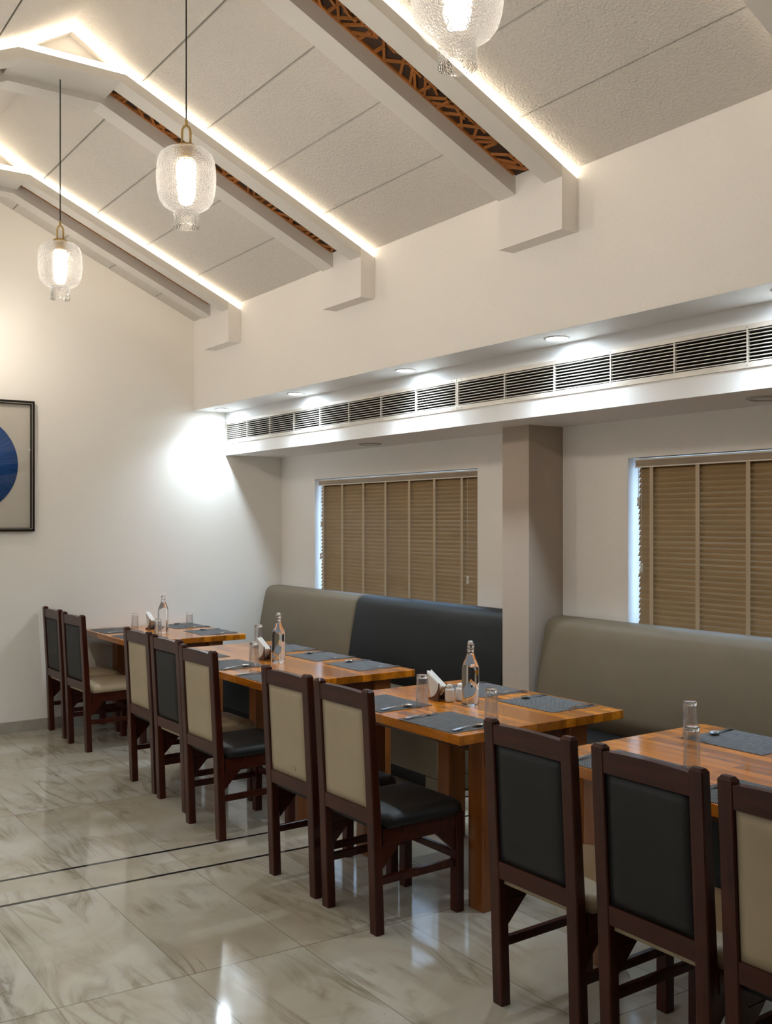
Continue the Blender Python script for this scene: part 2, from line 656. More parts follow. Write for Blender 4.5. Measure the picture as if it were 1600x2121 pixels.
def dup(root, loc, rotz=0.0, label=None):
    """a copy of a thing with copies of its parts and sub-parts (mesh data shared)"""
    r = root.copy()
    C.objects.link(r)
    r.location = loc
    r.rotation_euler = (0, 0, rotz)
    if label:
        r['label'] = label
    for ch in list(root.children):
        c = ch.copy()
        C.objects.link(c)
        c.parent = r
        for g in list(ch.children):
            d = g.copy()
            C.objects.link(d)
            d.parent = c
    return r


# ------------------------------------------------------------------ measures of the room
YF, YB = 8.243, -2.6            # far wall, back wall
XU = 3.631                      # upper right wall face
XD = 3.934                      # bulkhead face
XW = 4.51                       # window wall face
ZS = 2.662                      # soffit
ZD = 2.275                      # underside of the bulkhead
XR = 1.68                       # ridge
XL = 2 * XR - XU                # upper left wall (mirror)
XLW = 2 * XR - XW
ZE = 3.448                      # eave
SL = 0.459                      # roof slope
XK = 1.925                      # knee where the roof steepens
ZK = ZE + SL * (XU - XK)
ZR = ZK + 0.155


def zc(x):
    """height of the ceiling at x"""
    x = XR + abs(x - XR)
    return ZE + SL * (XU - x) if x > XK else ZK + (ZR - ZK) * (XK - x) / (XK - XR)


# floor
bm = bmesh.new()
add_box(bm, XLW - 0.2, XW + 0.2, YB - 0.2, YF + 0.2, -0.12, 0.0)
struct('floor', bm, M['marble'])

# far wall with its gable
bm = bmesh.new()
add_prism(bm, [(XLW - 0.2, -0.1), (XW + 0.2, -0.1), (XW + 0.2, 3.0), (XU + 0.3, ZE + 0.1), (XK, ZK + 0.2), (XR, ZR + 0.2), (2 * XR - XK, ZK + 0.2), (XL - 0.3, ZE + 0.1), (XLW - 0.2, 3.0)], 'y', YF, YF + 0.2)
struct('wall_far', bm, M['wall_far'])
bm = bmesh.new()
add_prism(bm, [(XLW - 0.2, -0.1), (XW + 0.2, -0.1), (XW + 0.2, 3.0), (XU + 0.3, ZE + 0.1), (XK, ZK + 0.2), (XR, ZR + 0.2), (2 * XR - XK, ZK + 0.2), (XL - 0.3, ZE + 0.1), (XLW - 0.2, 3.0)], 'y', YB - 0.2, YB)
struct('wall_back', bm, M['wall_back'])

# upper right wall: a solid block whose underside is the soffit
bm = bmesh.new()
add_box(bm, XU, XW + 0.2, YB, YF, ZS, ZE + 0.25)
struct('wall_right_upper', bm, M['wall'])
bm = bmesh.new()
add_box(bm, XLW - 0.2, XL, YB, YF, ZS, ZE + 0.25)
struct('wall_left_upper', bm, M['wall'])
bm = bmesh.new()
add_box(bm, XLW - 0.2, XLW, YB, YF, 0, ZS)
struct('wall_left', bm, M['wall'])
# plastered soffit skin under the block
bm = bmesh.new()
add_box(bm, XU + 0.001, XD + 0.02, YB, YF, ZS - 0.004, ZS + 0.004)
struct('trim_1', bm, M['soffit'])

# window wall: sill, lintel and piers round two openings
W1 = (5.400, 7.635)
W2 = (1.790, 4.025)
ZW0, ZW1 = 0.98, 2.052
bm = bmesh.new()
add_box(bm, XW, XW + 0.2, YB, YF, 0, ZW0)
add_box(bm, XW, XW + 0.2, YB, YF, ZW1, ZS)
for a, b_ in ((YB, W2[0]), (W2[1], W1[0]), (W1[1], YF)):
    add_box(bm, XW, XW + 0.2, a, b_, ZW0, ZW1)
struct('wall_right', bm, M['wall'])

# bulkhead: lower and upper bands, hollow behind the grilles
GZ0, GZ1 = 2.402, 2.552
bm = bmesh.new()
add_box(bm, XD, XW, YB, YF, ZD, GZ0)
add_box(bm, XD, XW, YB, YF, GZ1, ZS)
add_box(bm, XD + 0.3, XW, YB, YF, GZ0, GZ1)
blk = struct('trim_2', bm, M['soffit'])
bm = bmesh.new()
add_box(bm, XD + 0.285, XD + 0.299, YB, YF, GZ0 + 0.002, GZ1 - 0.002)
add_box(bm, XD + 0.012, XD + 0.285, YB, YF, GZ0 + 0.001, GZ0 + 0.003)
add_box(bm, XD + 0.012, XD + 0.285, YB, YF, GZ1 - 0.003, GZ1 - 0.001)
o = obj('duct_lining', bm, M['cavity'], blk)
o['label'] = 'dark inside of the duct behind the grilles'

# column
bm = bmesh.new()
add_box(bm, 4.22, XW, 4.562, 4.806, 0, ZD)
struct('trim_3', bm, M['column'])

# skirting
bm = bmesh.new()
add_box(bm, XLW, 3.9, YF - 0.014, YF, 0, 0.088, 0.002)
struct('baseboard_far', bm, M['skirting'])

# ceiling: textured panels between eave and ridge, with open grooves over a backing
bm = bmesh.new()
joints = [XU + 0.02, 3.262, 2.860, 2.472, 2.080]
TH = 0.02
for sgn in (1, -1):
    xs = joints + [XR]
    for i in range(len(xs) - 1):
        a, c = xs[i], xs[i + 1]
        g = 0.0055
        a2 = a - g
        c2 = c + g if i < len(xs) - 2 else c
        pts = [a2]
        if a2 > XK > c2:
            pts.append(XK)
        pts.append(c2)
        low = [(x, zc(x) if x <= XU else ZE - SL * (x - XU)) for x in pts]
        poly = low + [(x, z + TH) for x, z in reversed(low)]
        if sgn < 0:
            poly = [(2 * XR - x, z) for x, z in poly]
        add_prism(bm, poly, 'y', YB, YF)
ce = struct('ceiling', bm, M['ceil'])
bm = bmesh.new()
prof = [(XU + 0.02, ZE - 0.009), (XK, ZK), (XR, ZR), (2 * XR - XK, ZK), (XL - 0.02, ZE - 0.009)]
add_prism(bm, [(x, z + TH - 0.012 + 0.004) for x, z in prof] + [(x, z + TH + 0.1) for x, z in reversed(prof)], 'y', YB, YF)
gv = obj('ceiling_backing', bm, M['groove'], ce)


# ------------------------------------------------------------------ windows
def window(idx, y0, y1):
    bm = bmesh.new()
    xf0, xf1 = XW + 0.13, XW + 0.18
    fw = 0.045
    add_box(bm, xf0, xf1, y0, y1, ZW0, ZW0 + fw)
    add_box(bm, xf0, xf1, y0, y1, ZW1 - fw, ZW1)
    add_box(bm, xf0, xf1, y0, y0 + fw, ZW0 + fw, ZW1 - fw)
    add_box(bm, xf0, xf1, y1 - fw, y1, ZW0 + fw, ZW1 - fw)
    ym = (y0 + y1) / 2
    add_box(bm, xf0, xf1, ym - fw / 2, ym + fw / 2, ZW0 + fw, ZW1 - fw)
    w = struct('window_%d' % idx, bm, M['winframe'])
    bm = bmesh.new()
    add_box(bm, xf0 + 0.02, xf0 + 0.026, y0 + fw, ym - fw / 2, ZW0 + fw, ZW1 - fw)
    add_box(bm, xf0 + 0.02, xf0 + 0.026, ym + fw / 2, y1 - fw, ZW0 + fw, ZW1 - fw)
    obj('pane', bm, M['pane'], w)
    return w


window(1, *W1)
window(2, *W2)


def blind(y0, y1, tapes, cords, label):
    xb = XW + 0.055
    t = thing('window_blind', label, 'window blind', (xb, (y0 + y1) / 2, ZW0), 0, 'wooden blinds in the windows')
    cy = (y0 + y1) / 2
    bm = bmesh.new()
    add_box(bm, -0.030, 0.030, y0 - cy - 0.008, y1 - cy + 0.008, ZW1 - 0.058 - ZW0, ZW1 - 0.010 - ZW0, 0.004)
    hr = soft(obj('headrail', bm, M['slatrail'], t))
    for za in (ZW1 - 0.0585, ZW1 - 0.0165):
        bm = bmesh.new()
        add_box(bm, -0.0325, -0.0295, y0 - cy - 0.008, y1 - cy + 0.008, za - ZW0, za - ZW0 + 0.007)
        obj('trim_bead', bm, M['tassel'], hr)
    bm = bmesh.new()
    z = ZW1 - 0.068
    k = 0
    rnd = random.Random(int(y0 * 100))
    while z > ZW0 + 0.03:
        # each slat leans almost shut, its lower edge towards the room
        a = radians(58 + rnd.uniform(-2.5, 2.5))
        w = 0.041
        dy = rnd.uniform(-0.004, 0.004)
        nseg = 10
        pr = []
        for s in range(nseg + 1):
            yy = y0 - cy + (y1 - y0) * s / nseg + dy
            sag = rnd.uniform(-0.0004, 0.0004)
            dxx = cos(a) * w / 2
            dzz = sin(a) * w / 2
            zz = z - ZW0 + sag
            crown = 0.003
            q = [bm.verts.new((-dxx, yy, zz - dzz)), bm.verts.new((-crown, yy, zz)), bm.verts.new((dxx, yy, zz + dzz)),
                 bm.verts.new((dxx + 0.002, yy, zz + dzz - 0.001)), bm.verts.new((-crown + 0.0025, yy, zz - 0.001)), bm.verts.new((-dxx + 0.002, yy, zz - dzz - 0.001))]
            pr.append(q)
        for s in range(nseg):
            for j in range(6):
                j2 = (j + 1) % 6
                bm.faces.new((pr[s][j], pr[s][j2], pr[s + 1][j2], pr[s + 1][j]))
        bm.faces.new(pr[0]); bm.faces.new(pr[-1][::-1])
        z -= 0.0305
        k += 1
    obj('slats', bm, M['slat'], t)
    bm = bmesh.new()
    add_box(bm, -0.025, 0.012, y0 - cy, y1 - cy, 0.004, 0.022, 0.003)
    obj('bottom_rail', bm, M['slatrail'], t)
    for ty in tapes:
        bm = bmesh.new()
        add_box(bm, -0.0255, -0.024, ty - cy - 0.013, ty - cy + 0.013, 0.02, ZW1 - 0.058 - ZW0)
        obj('ladder_tape', bm, M['tape'], t)
    for cy_, zt in cords:
        bm = bmesh.new()
        add_tube(bm, [(-0.034, cy_ - cy, zt - ZW0 + 0.02), (-0.034, cy_ - cy, ZW1 - 0.06 - ZW0)], 0.0013, 6)
        c = obj('cord', bm, M['cord'], t)
        bm = bmesh.new()
        add_lathe(bm, [(0, 0.026), (0.006, 0.026), (0.010, 0.020), (0.006, 0.004), (0.007, -0.004), (0.011, -0.022), (0.009, -0.026), (0, -0.026)], 12)
        bmesh.ops.transform(bm, matrix=Matrix.Translation((-0.034, cy_ - cy, zt - ZW0)), verts=bm.verts)
        obj('tassel', bm, M['tassel'], c)
    return t


K = 1.022
blind(5.425, 7.600, [y * 1.021 for y in (7.386, 7.079, 6.76, 6.445, 6.129, 5.815, 5.497)], [(7.555, 1.655), (7.567, 1.375), (5.535, 1.262)],
      'brown wooden venetian blind in the far window above the two-tone banquettes')
blind(1.81, 3.985, [y * 1.018 for y in (3.809, 3.492, 3.176)] + [2.91, 2.6, 2.25, 1.95], [(3.965, 1.795), (3.943, 1.41)],
      'brown wooden venetian blind in the near window right of the column')


# ------------------------------------------------------------------ roof beams
def beam(y0, label, right_corbel_len=0.475):
    t = thing('roof_beam', label, 'roof beam', (XR, y0, ZE), 0, 'twin white roof beams')
    ED = 0.112                                   # depth of a member below the ceiling
    cz = 4.112 - ZE                              # underside of the collar
    ct = 4.158 - ZE                              # top of the collar

    def lo(x, d):
        return ZE + SL * (XU - (XR + abs(x - XR))) - d - ZE
    xe = XU - 0.106 - XR                         # members stop at the corbel face
    xw = XU - XR - 0.001                         # strip and upper rail run on to the wall
    xk = (XU - XR) - (cz + ED) / SL              # half-width where the underside turns into the collar
    xt = (XU - XR) - (ct + ED - 0.058) / SL

    def member(ya, yb, top_d, name):
        bm = bmesh.new()
        # right rafter, collar, left rafter as one hexagonal arch
        low = [(xe, lo(XR + xe, ED)), (xk, cz), (-xk, cz), (-xe, lo(XR + xe, ED))]
        xk2 = (XU - XR) - (ct + top_d) / SL
        top = [(-xe, lo(XR + xe, top_d)), (-xk2, ct), (xk2, ct), (xe, lo(XR + xe, top_d))]
        # three quads each
        for i in range(3):
            quad = [low[i], low[i + 1], top[2 - i], top[3 - i]]
            add_prism(bm, quad, 'y', ya, yb)
        bmesh.ops.remove_doubles(bm, verts=bm.verts, dist=1e-5)
        return obj(name, bm, M['beam'], t)
    member(0.0, 0.125, 0.052, 'front_member')
    rm = member(0.340, 0.440, 0.004, 'rear_member')
    # its rear lip stops lower, leaving a trough for a second, hidden strip
    bm = bmesh.new()
    low = [(xe, lo(XR + xe, ED)), (xk, cz), (-xk, cz), (-xe, lo(XR + xe, ED))]
    xk3 = (XU - XR) - (ct + 0.052) / SL
    top = [(-xe, lo(XR + xe, 0.052)), (-xk3, ct), (xk3, ct), (xe, lo(XR + xe, 0.052))]
    for i in range(3):
        add_prism(bm, [low[i], low[i + 1], top[2 - i], top[3 - i]], 'y', 0.440, 0.475)
    bmesh.ops.remove_doubles(bm, verts=bm.verts, dist=1e-5)
    obj('rear_lip', bm, M['beam'], t)
    bm = bmesh.new()
    for sg in (1, -1):
        q = [(xe, lo(XR + xe, 0.036)), (0.25, lo(XR + 0.25, 0.036)), (0.25, lo(XR + 0.25, 0.014)), (xe, lo(XR + xe, 0.014))]
        add_prism(bm, [(sg * x, z) for x, z in q], 'y', 0.443, 0.453)
    obj('light_strip', bm, M['led'], t)
    # upper part of the front member, set back behind the light strip
    bm = bmesh.new()
    for sg in (1, -1):
        pts = [(xw, lo(XR + xw, 0.053)), (0.245, lo(XR + 0.245, 0.053)), (0.0, ZR - ZE - 0.053)]
        tp = [(0.0, ZR - ZE - 0.002), (0.245, lo(XR + 0.245, 0.002)), (xw, lo(XR + xw, 0.002))]
        for i in range(2):
            q = [pts[i], pts[i + 1], tp[1 - i], tp[2 - i]]
            add_prism(bm, [(sg * x, z) for x, z in q], 'y', 0.034, 0.122)
    add_box(bm, -0.300, 0.300, 0.034, 0.052, ct + 0.0005, ct + 0.042)  # back rail added to keep the collar strip's light off the gable panel
    obj('upper_rail', bm, M['beam'], t)
    # warm light strip along both rafters up to the ridge and along the collar
    bm = bmesh.new()
    for sg in (1, -1):
        pts = [(xw, lo(XR + xw, 0.050)), (0.245, lo(XR + 0.245, 0.050)), (0.0, ZR - ZE - 0.055)]
        tp = [(0.0, ZR - ZE - 0.012), (0.245, lo(XR + 0.245, 0.010)), (xw, lo(XR + xw, 0.010))]
        for i in range(2):
            q = [pts[i], pts[i + 1], tp[1 - i], tp[2 - i]]
            add_prism(bm, [(sg * x, z) for x, z in q], 'y', 0.014, 0.032)
    add_box(bm, -0.25, 0.25, 0.014, 0.032, ct + 0.004, ct + 0.040)
    obj('light_strip', bm, M['led'], t)
    # gable infill above the collar
    bm = bmesh.new()
    add_prism(bm, [(0.262, ct), (0.0, ZR - ZE - 0.03), (-0.262, ct)], 'y', 0.090, 0.110)
    obj('gable_panel', bm, M['beam'], t)
    # rear infill added to block the hidden strip's light over the rear member
    bm = bmesh.new()
    add_prism(bm, [(0.393, ct - 0.001), (0.393, lo(XR + 0.393, 0.003)), (0.245, lo(XR + 0.245, 0.003)), (0.0, ZR - ZE - 0.004), (-0.245, lo(XR + 0.245, 0.003)), (-0.393, lo(XR + 0.393, 0.003)), (-0.393, ct - 0.001)], 'y', 0.345, 0.438)
    obj('gable_panel', bm, M['beam'], t)
    # ceiling of the slot: closed over the collar, pierced fretwork along the rafters
    bm = bmesh.new()
    add_box(bm, -0.285, 0.285, 0.1255, 0.3395, ct - 0.016, ct - 0.006)
    for sg in (1, -1):
        add_box(bm, min(sg * 0.285, sg * 0.275), max(sg * 0.285, sg * 0.275), 0.1255, 0.3395, ct - 0.006, lo(XR + 0.285, 0.0125))  # risers added to stop strip light leaking past the cover ends
    obj('slot_cover', bm, M['beam'], t)
    bm = bmesh.new()
    for sg in (1, -1):
        q = [(xe, lo(XR + xe, 0.012)), (0.25, lo(XR + 0.25, 0.012)), (0.25, lo(XR + 0.25, 0.003)), (xe, lo(XR + xe, 0.003))]
        add_prism(bm, [(sg * x, z) for x, z in q], 'y', 0.126, 0.339)
    fb = obj('fretwork_backing', bm, M['fretback'], t)
    bm = bmesh.new()
    rnd = random.Random(int(y0 * 77) + 5)
    for sg in (1, -1):
        def P(s, y):
            return (sg * s, y, lo(XR + s, 0.020))
        x_in, x_out = xk - 0.02, xe - 0.02
        for yy in (0.132, 0.333):
            add_bar(bm, P(x_in, yy), P(x_out, yy), 0.012, 0.012)
        s = x_in
        while s < x_out - 0.02:
            r = rnd.random()
            ln = rnd.uniform(0.05, 0.10)
            if r < 0.40:
                add_bar(bm, P(s, 0.333), P(min(s + ln, x_out), rnd.uniform(0.20, 0.26)), 0.013, 0.012)
            elif r < 0.7:
                add_bar(bm, P(min(s + ln, x_out), 0.333), P(s, rnd.uniform(0.19, 0.25)), 0.013, 0.012)
            else:
                add_bar(bm, P(s, 0.333), P(s + 0.004, rnd.uniform(0.22, 0.26)), 0.014, 0.012)
            yb = rnd.uniform(0.20, 0.25)
            add_bar(bm, P(s, yb), P(min(s + rnd.uniform(0.04, 0.08), x_out), yb + rnd.uniform(-0.04, 0.04)), 0.012, 0.012)
            add_bar(bm, P(s, 0.132), P(min(s + ln, x_out), rnd.uniform(0.18, 0.24)), 0.013, 0.012)
            s += rnd.uniform(0.030, 0.052)
    o = obj('fretwork', bm, M['fret'], t)
    # plastered corbels on both walls
    for sg in (1, -1):
        bm = bmesh.new()
        xa, xb_ = XU - 0.106 - XR, XU - XR
        add_prism(bm, [(sg * xa, 3.125 - ZE), (sg * xb_, 3.125 - ZE), (sg * xb_, lo(XU, 0.053)), (sg * xa, lo(XR + xa, 0.053))], 'y', 0.0, right_corbel_len)
        add_prism(bm, [(sg * xa, lo(XR + xa, 0.0532)), (sg * xb_, lo(XU, 0.0532)), (sg * xb_, lo(XU, 0.003)), (sg * xa, lo(XR + xa, 0.003))], 'y', 0.123, right_corbel_len)
        obj('corbel', bm, M['wall'], t)
    return t


xk2_ = (XU - XR) - (4.158 - ZE + 0.06) / SL
beam(1.775, 'white twin roof beam cut by the top right corner of the photo')
beam(3.572, 'white twin roof beam showing the most brown fretwork, upper middle of the photo')
beam(5.388, 'white twin roof beam with lit triangular gable at the top left')
beam(7.330, 'white twin roof beam nearest the far wall')


# ------------------------------------------------------------------ grilles
def grille(y0, y1, mull, label):
    t = thing('air_grille', label, 'air grille', (XD, y0, GZ0), 0, 'air-conditioning grilles in the bulkhead')
    L_ = y1 - y0
    h = GZ1 - GZ0
    bm = bmesh.new()
    fw = 0.026
    add_box(bm, -0.006, 0.006, 0.001, L_ - 0.001, -fw, 0.001, 0.001)
    add_box(bm, -0.006, 0.006, 0.001, L_ - 0.001, h - 0.001, h + fw - 0.004, 0.001)
    add_box(bm, -0.006, 0.006, 0.001, 0.014, 0.001, h - 0.001)
    add_box(bm, -0.006, 0.006, L_ - 0.014, L_ - 0.001, 0.001, h - 0.001)
    fr_ = obj('frame', bm, M['alu'], t)
    bm = bmesh.new()
    n = 9
    for i in range(n):
        z = h * (i + 0.5) / n
        add_box(bm, -0.004, 0.008, 0.014, L_ - 0.014, z - 0.0020, z + 0.0020)
    obj('louvre_bars', bm, M['alu'], t)
    for m_ in mull:
        bm = bmesh.new()
        add_box(bm, -0.005, 0.010, m_ - y0 - 0.004, m_ - y0 + 0.004, 0.0, h)
        obj('mullion', bm, M['alu'], t)
    tb = bmesh.new()
    add_tube(tb, [(-0.0075, 0, 0), (-0.005, 0, 0)], 0.0045, 8)
    sm = mesh_of('screw', tb, M['grey'])
    for m_ in [y0 + 0.05] + [m_ for m_ in mull[::2]] + [y1 - 0.05]:
        for z in (-0.014, h + 0.011):
            obj('screw', sm, None, fr_, loc=(0, m_ - y0, z))
    return t


grille(4.905, YF - 0.002, [8.213, 7.807, 7.396, 6.987, 6.58, 6.171, 5.754, 5.343], 'long slatted air grille in the far half of the white bulkhead')
grille(1.60, 4.905, [4.46, 4.045, 3.628, 3.215, 2.803, 2.39, 1.98], 'long slatted air grille in the near half of the white bulkhead')


# ------------------------------------------------------------------ soffit downlights
def downlight(x, y, label, cold=True):
    t = thing('recessed_downlight', label, 'ceiling light', (x, y, ZS - 0.004), 0, 'recessed downlights in the soffit')
    bm = bmesh.new()
    add_lathe(bm, [(0.070, 0.0), (0.070, -0.004), (0.058, -0.006), (0.055, -0.002), (0.055, 0.0)], 28, close=True)
    obj('trim_ring', bm, M['white'], t, True)
    bm = bmesh.new()
    add_lathe(bm, [(0.0, -0.0035), (0.0545, -0.0035), (0.0545, -0.001), (0.0, -0.001)], 28)
    obj('lens', bm, M['led_cold'], t)
    ld = bpy.data.lights.new('downlight_beam', 'SPOT')
    ld.energy = DOWN_WATT
    ld.color = DOWN_COLOR
    ld.spot_size = radians(140)
    ld.spot_blend = 1.0
    ld.shadow_soft_size = 0.055
    lo = bpy.data.objects.new('downlight_beam', ld)
    C.objects.link(lo)
    lo.parent = t
    lo.location = (0, 0, -0.012)
    return t


dl = ['recessed soffit downlight nearest the far wall, washing it cold white', 'second recessed soffit downlight from the far wall',
      'third recessed soffit downlight from the far wall, above the grille joint', 'fourth recessed soffit downlight from the far wall',
      'recessed soffit downlight at the right edge of the photo']
for lb, y in zip(dl, (7.985, 6.69, 5.25, 3.87, 2.50)):
    downlight(3.782, y, lb)
for y in (6.69, 5.27, 3.86, 2.5):
    downlight(2 * XR - 3.782, y, 'recessed downlight in the opposite soffit outside the left edge of the photo')

# unlit round fittings under the bulkhead
for (x, y), lb in (((4.25, 6.37), 'unlit round fitting under the bulkhead above the far window'), ((4.235, 2.92), 'unlit round fitting under the bulkhead at the right edge')):
    t = thing('round_ceiling_fitting', lb, 'ceiling fitting', (x, y, ZD), 0, 'unlit fittings under the bulkhead')
    bm = bmesh.new()
    add_lathe(bm, [(0.090, 0.0), (0.090, -0.006), (0.075, -0.010), (0.070, -0.004), (0.070, 0.0)], 28, close=True)
    obj('ring', bm, M['grey'], t, True)
    bm = bmesh.new()
    add_lathe(bm, [(0.0, -0.0045), (0.0695, -0.0045), (0.0695, -0.001), (0.0, -0.001)], 28)
    obj('diffuser', bm, M['white'], t)


# ------------------------------------------------------------------ pendant lamps
def pendant(x, y, zb, ztop, label):
    """zb: bottom rim of the glass; ztop: where the cord leaves the beam"""
    t = thing('pendant_lamp', label, 'pendant lamp', (x, y, zb), 0, 'hammered glass pendant lamps')
    R = 0.120
    prof = [(0.052, 0.0), (0.051, 0.004), (0.0505, 0.03), (0.0515, 0.062), (0.056, 0.068), (0.072, 0.075), (0.092, 0.088), (0.106, 0.107),
            (0.1145, 0.135), (0.119, 0.170), (0.120, 0.205), (0.1185, 0.240), (0.1145, 0.270), (0.104, 0.294), (0.086, 0.308), (0.060, 0.315), (0.030, 0.318), (0.012, 0.3185)]
    bm = bmesh.new()
    add_lathe(bm, prof, 48)
    obj('glass_shade', bm, M['shade'], t, True)
    bm = bmesh.new()
    add_lathe(bm, [(0, 0.319), (0.038, 0.319), (0.038, 0.331), (0.034, 0.334), (0, 0.334)], 28)
    obj('cap', bm, M['brass'], t)
    bm = bmesh.new()
    pts = [(0.0, 0.0, 0.333)]
    pts = [(-0.017, 0, 0.333), (-0.017, 0, 0.385)]
    for k in range(1, 12):
        a = pi - pi * k / 12
        pts.append((0.017 * cos(a), 0, 0.385 + 0.028 * sin(a)))
    pts += [(0.017, 0, 0.385), (0.017, 0, 0.333)]
    rot = Matrix.Rotation(-YAW, 4, 'Z')
    add_tube(bm, pts, 0.0048, 10)
    bmesh.ops.transform(bm, matrix=rot, verts=bm.verts)
    obj('loop_hanger', bm, M['brass'], t)
    bm = bmesh.new()
    add_lathe(bm, [(0, 0.411), (0.006, 0.411), (0.006, 0.432), (0.004, 0.440), (0, 0.440)], 14)
    obj('ferrule', bm, M['brass'], t)
    bm = bmesh.new()
    add_lathe(bm, [(0, 0.318), (0.026, 0.318), (0.026, 0.268), (0.022, 0.258), (0, 0.258)], 24)
    s = obj('socket', bm, M['brass'], t)
    bm = bmesh.new()
    add_lathe(bm, [(0, 0.258), (0.013, 0.258), (0.016, 0.245), (0.017, 0.20), (0.017, 0.14), (0.012, 0.118), (0, 0.112)], 20)
    obj('bulb', bm, M['bulb'], s, True)
    bm = bmesh.new()
    add_tube(bm, [(0, 0, 0.438), (0, 0, ztop - zb)], 0.0032, 8)
    obj('cord', bm, M['black'], t)
    return t


ZS_ = 4.150
pendant(1.612, 2.01, 2.845, ZS_, 'hammered glass pendant lamp cut off by the top edge of the photo')
pendant(1.640, 3.80, 2.872, ZS_, 'hammered glass pendant lamp hanging whole in the upper middle left')
pendant(1.675, 5.62, 2.915, ZS_, 'hammered glass pendant lamp hanging in front of the far gable wall')
pendant(1.680, 7.565, 2.93, ZS_, 'pendant lamp whose glass just touches the left edge of the photo')

# ------------------------------------------------------------------ picture
pt = thing('framed_picture', 'black framed square picture of a blue radial disc on the far wall', 'picture', (1.725, YF, 1.600))
Wp, Hp = 0.517, 1.042
bm = bmesh.new()
fw = 0.030
for a in ((-Wp, Wp, 0, fw), (-Wp, Wp, Hp - fw, Hp)):
    add_box(bm, a[0], a[1], -0.045, -0.001, a[2], a[3], 0.003)
for a in ((-Wp, -Wp + fw), (Wp - fw, Wp)):
    add_box(bm, a[0], a[1], -0.045, -0.001, fw, Hp - fw, 0.003)
fr = soft(obj('frame', bm, M['frame'], pt))
bm = bmesh.new()
q = 0.019
for a in ((-Wp + q, Wp - q, q, q + 0.004), (-Wp + q, Wp - q, Hp - q - 0.004, Hp - q)):
    add_box(bm, a[0], a[1], -0.0462, -0.043, a[2], a[3])
for a in ((-Wp + q, -Wp + q + 0.004), (Wp - q - 0.004, Wp - q)):
    add_box(bm, a[0], a[1], -0.0462, -0.043, q + 0.004, Hp - q - 0.004)
o = obj('frame_inlay', bm, M['frameline'], fr)
o['label'] = 'thin pale line inlaid in the black frame'
bm = bmesh.new()
add_box(bm, -Wp + fw, Wp - fw, -0.012, -0.002, fw, Hp - fw)
obj('backing_board', bm, M['board'], pt)
bm = bmesh.new()
tb = bmesh.new()
add_lathe(tb, [(0, 0.0), (0.392, 0.0), (0.392, 0.006), (0, 0.006)], 72)
bmesh.ops.transform(tb, matrix=Matrix.Rotation(radians(90), 4, 'X'), verts=tb.verts)
merge(bm, tb)
o = obj('disc', bm, M['blue'], pt, loc=(0.0, -0.013, 0.530))
bm = bmesh.new()
add_box(bm, -Wp + fw, Wp - fw, -0.034, -0.032, fw, Hp - fw)
obj('glazing', bm, M['picglass'], pt)


# ------------------------------------------------------------------ banquettes
def add_section(bm, poly, y0, y1, r, nround=3):
    """extrude an XZ outline along Y with softly rounded ends"""
    cx = sum(p[0] for p in poly) / len(poly)
    cz_ = sum(p[1] for p in poly) / len(poly)
    rings = []
    seq = []
    for k in range(nround + 1):
        a = pi / 2 * k / nround          # 0 at the tip, pi/2 at the full section
        seq.append((r * (1 - cos(a)), r * (1 - sin(a))))
    full = [(y0 + d, ins) for d, ins in seq] + [(y1 - d, ins) for d, ins in seq[::-1]]
    n = len(poly)
    for y, ins in full:
        ring = []
        for i, (x, z) in enumerate(poly):
            dx, dz = cx - x, cz_ - z
            l = sqrt(dx * dx + dz * dz)
            ring.append(bm.verts.new((x + dx / l * ins, y, z + dz / l * ins)))
        rings.append(ring)
    for a in range(len(rings) - 1):
        for i in range(n):
            j = (i + 1) % n
            f = bm.faces.new((rings[a][i], rings[a][j], rings[a + 1][j], rings[a + 1][i]))
            f.smooth = True
    bm.faces.new(rings[0][::-1])
    bm.faces.new(rings[-1])


BACK = [(4.225, 0.470), (4.232, 0.60), (4.262, 0.80), (4.296, 0.98), (4.312, 1.040), (4.330, 1.072), (4.358, 1.090), (4.395, 1.096), (4.450, 1.096), (4.485, 1.090), (4.500, 1.070), (4.502, 0.47)]
SEAT = [(3.705, 0.375), (3.700, 0.440), (3.708, 0.466), (3.730, 0.482), (3.80, 0.490), (4.00, 0.494), (4.235, 0.486), (4.24, 0.375)]


def banquette(y0, y1, back, seat, label, end_leg=False):
    t = thing('banquette_bench', label, 'banquette', (4.1, (y0 + y1) / 2, 0), 0, 'banquettes along the window wall')
    cy = (y0 + y1) / 2

    def sh(poly):
        return [(x - 4.1, z) for x, z in poly]
    bm = bmesh.new()
    add_section(bm, sh(BACK), y0 - cy + 0.001, y1 - cy - 0.001, 0.028)
    obj('backrest', bm, M[back], t)
    bm = bmesh.new()
    add_section(bm, sh(SEAT), y0 - cy + 0.001, y1 - cy - 0.001, 0.015)
    obj('seat', bm, M[seat], t)
    bm = bmesh.new()
    add_box(bm, 3.725 - 4.1, 4.48 - 4.1, y0 - cy + 0.002, y1 - cy - 0.002, 0.105, 0.374, 0.006)
    if end_leg:
        add_box(bm, 3.727 - 4.1, 4.48 - 4.1, y0 - cy + 0.002, y0 - cy + 0.12, 0.012, 0.104, 0.004)
    soft(obj('base_panel', bm, M[seat], t))
    bm = bmesh.new()
    add_box(bm, 3.80 - 4.1, 4.48 - 4.1, y0 - cy + 0.13, y1 - cy - 0.01, 0.0, 0.104)
    obj('plinth', bm, M['plinth'], t)
    return t


banquette(6.665, 8.205, 'sofabeige', 'sofanavy', 'far banquette bench with taupe back and dark seat beside the far wall')
banquette(4.845, 6.662, 'sofanavy', 'sofabeige', 'banquette bench with black-navy back and taupe seat, left of the column', True)
banquette(2.20, 4.525, 'sofabeige', 'sofanavy', 'near banquette bench with taupe back and dark seat, right of the column')


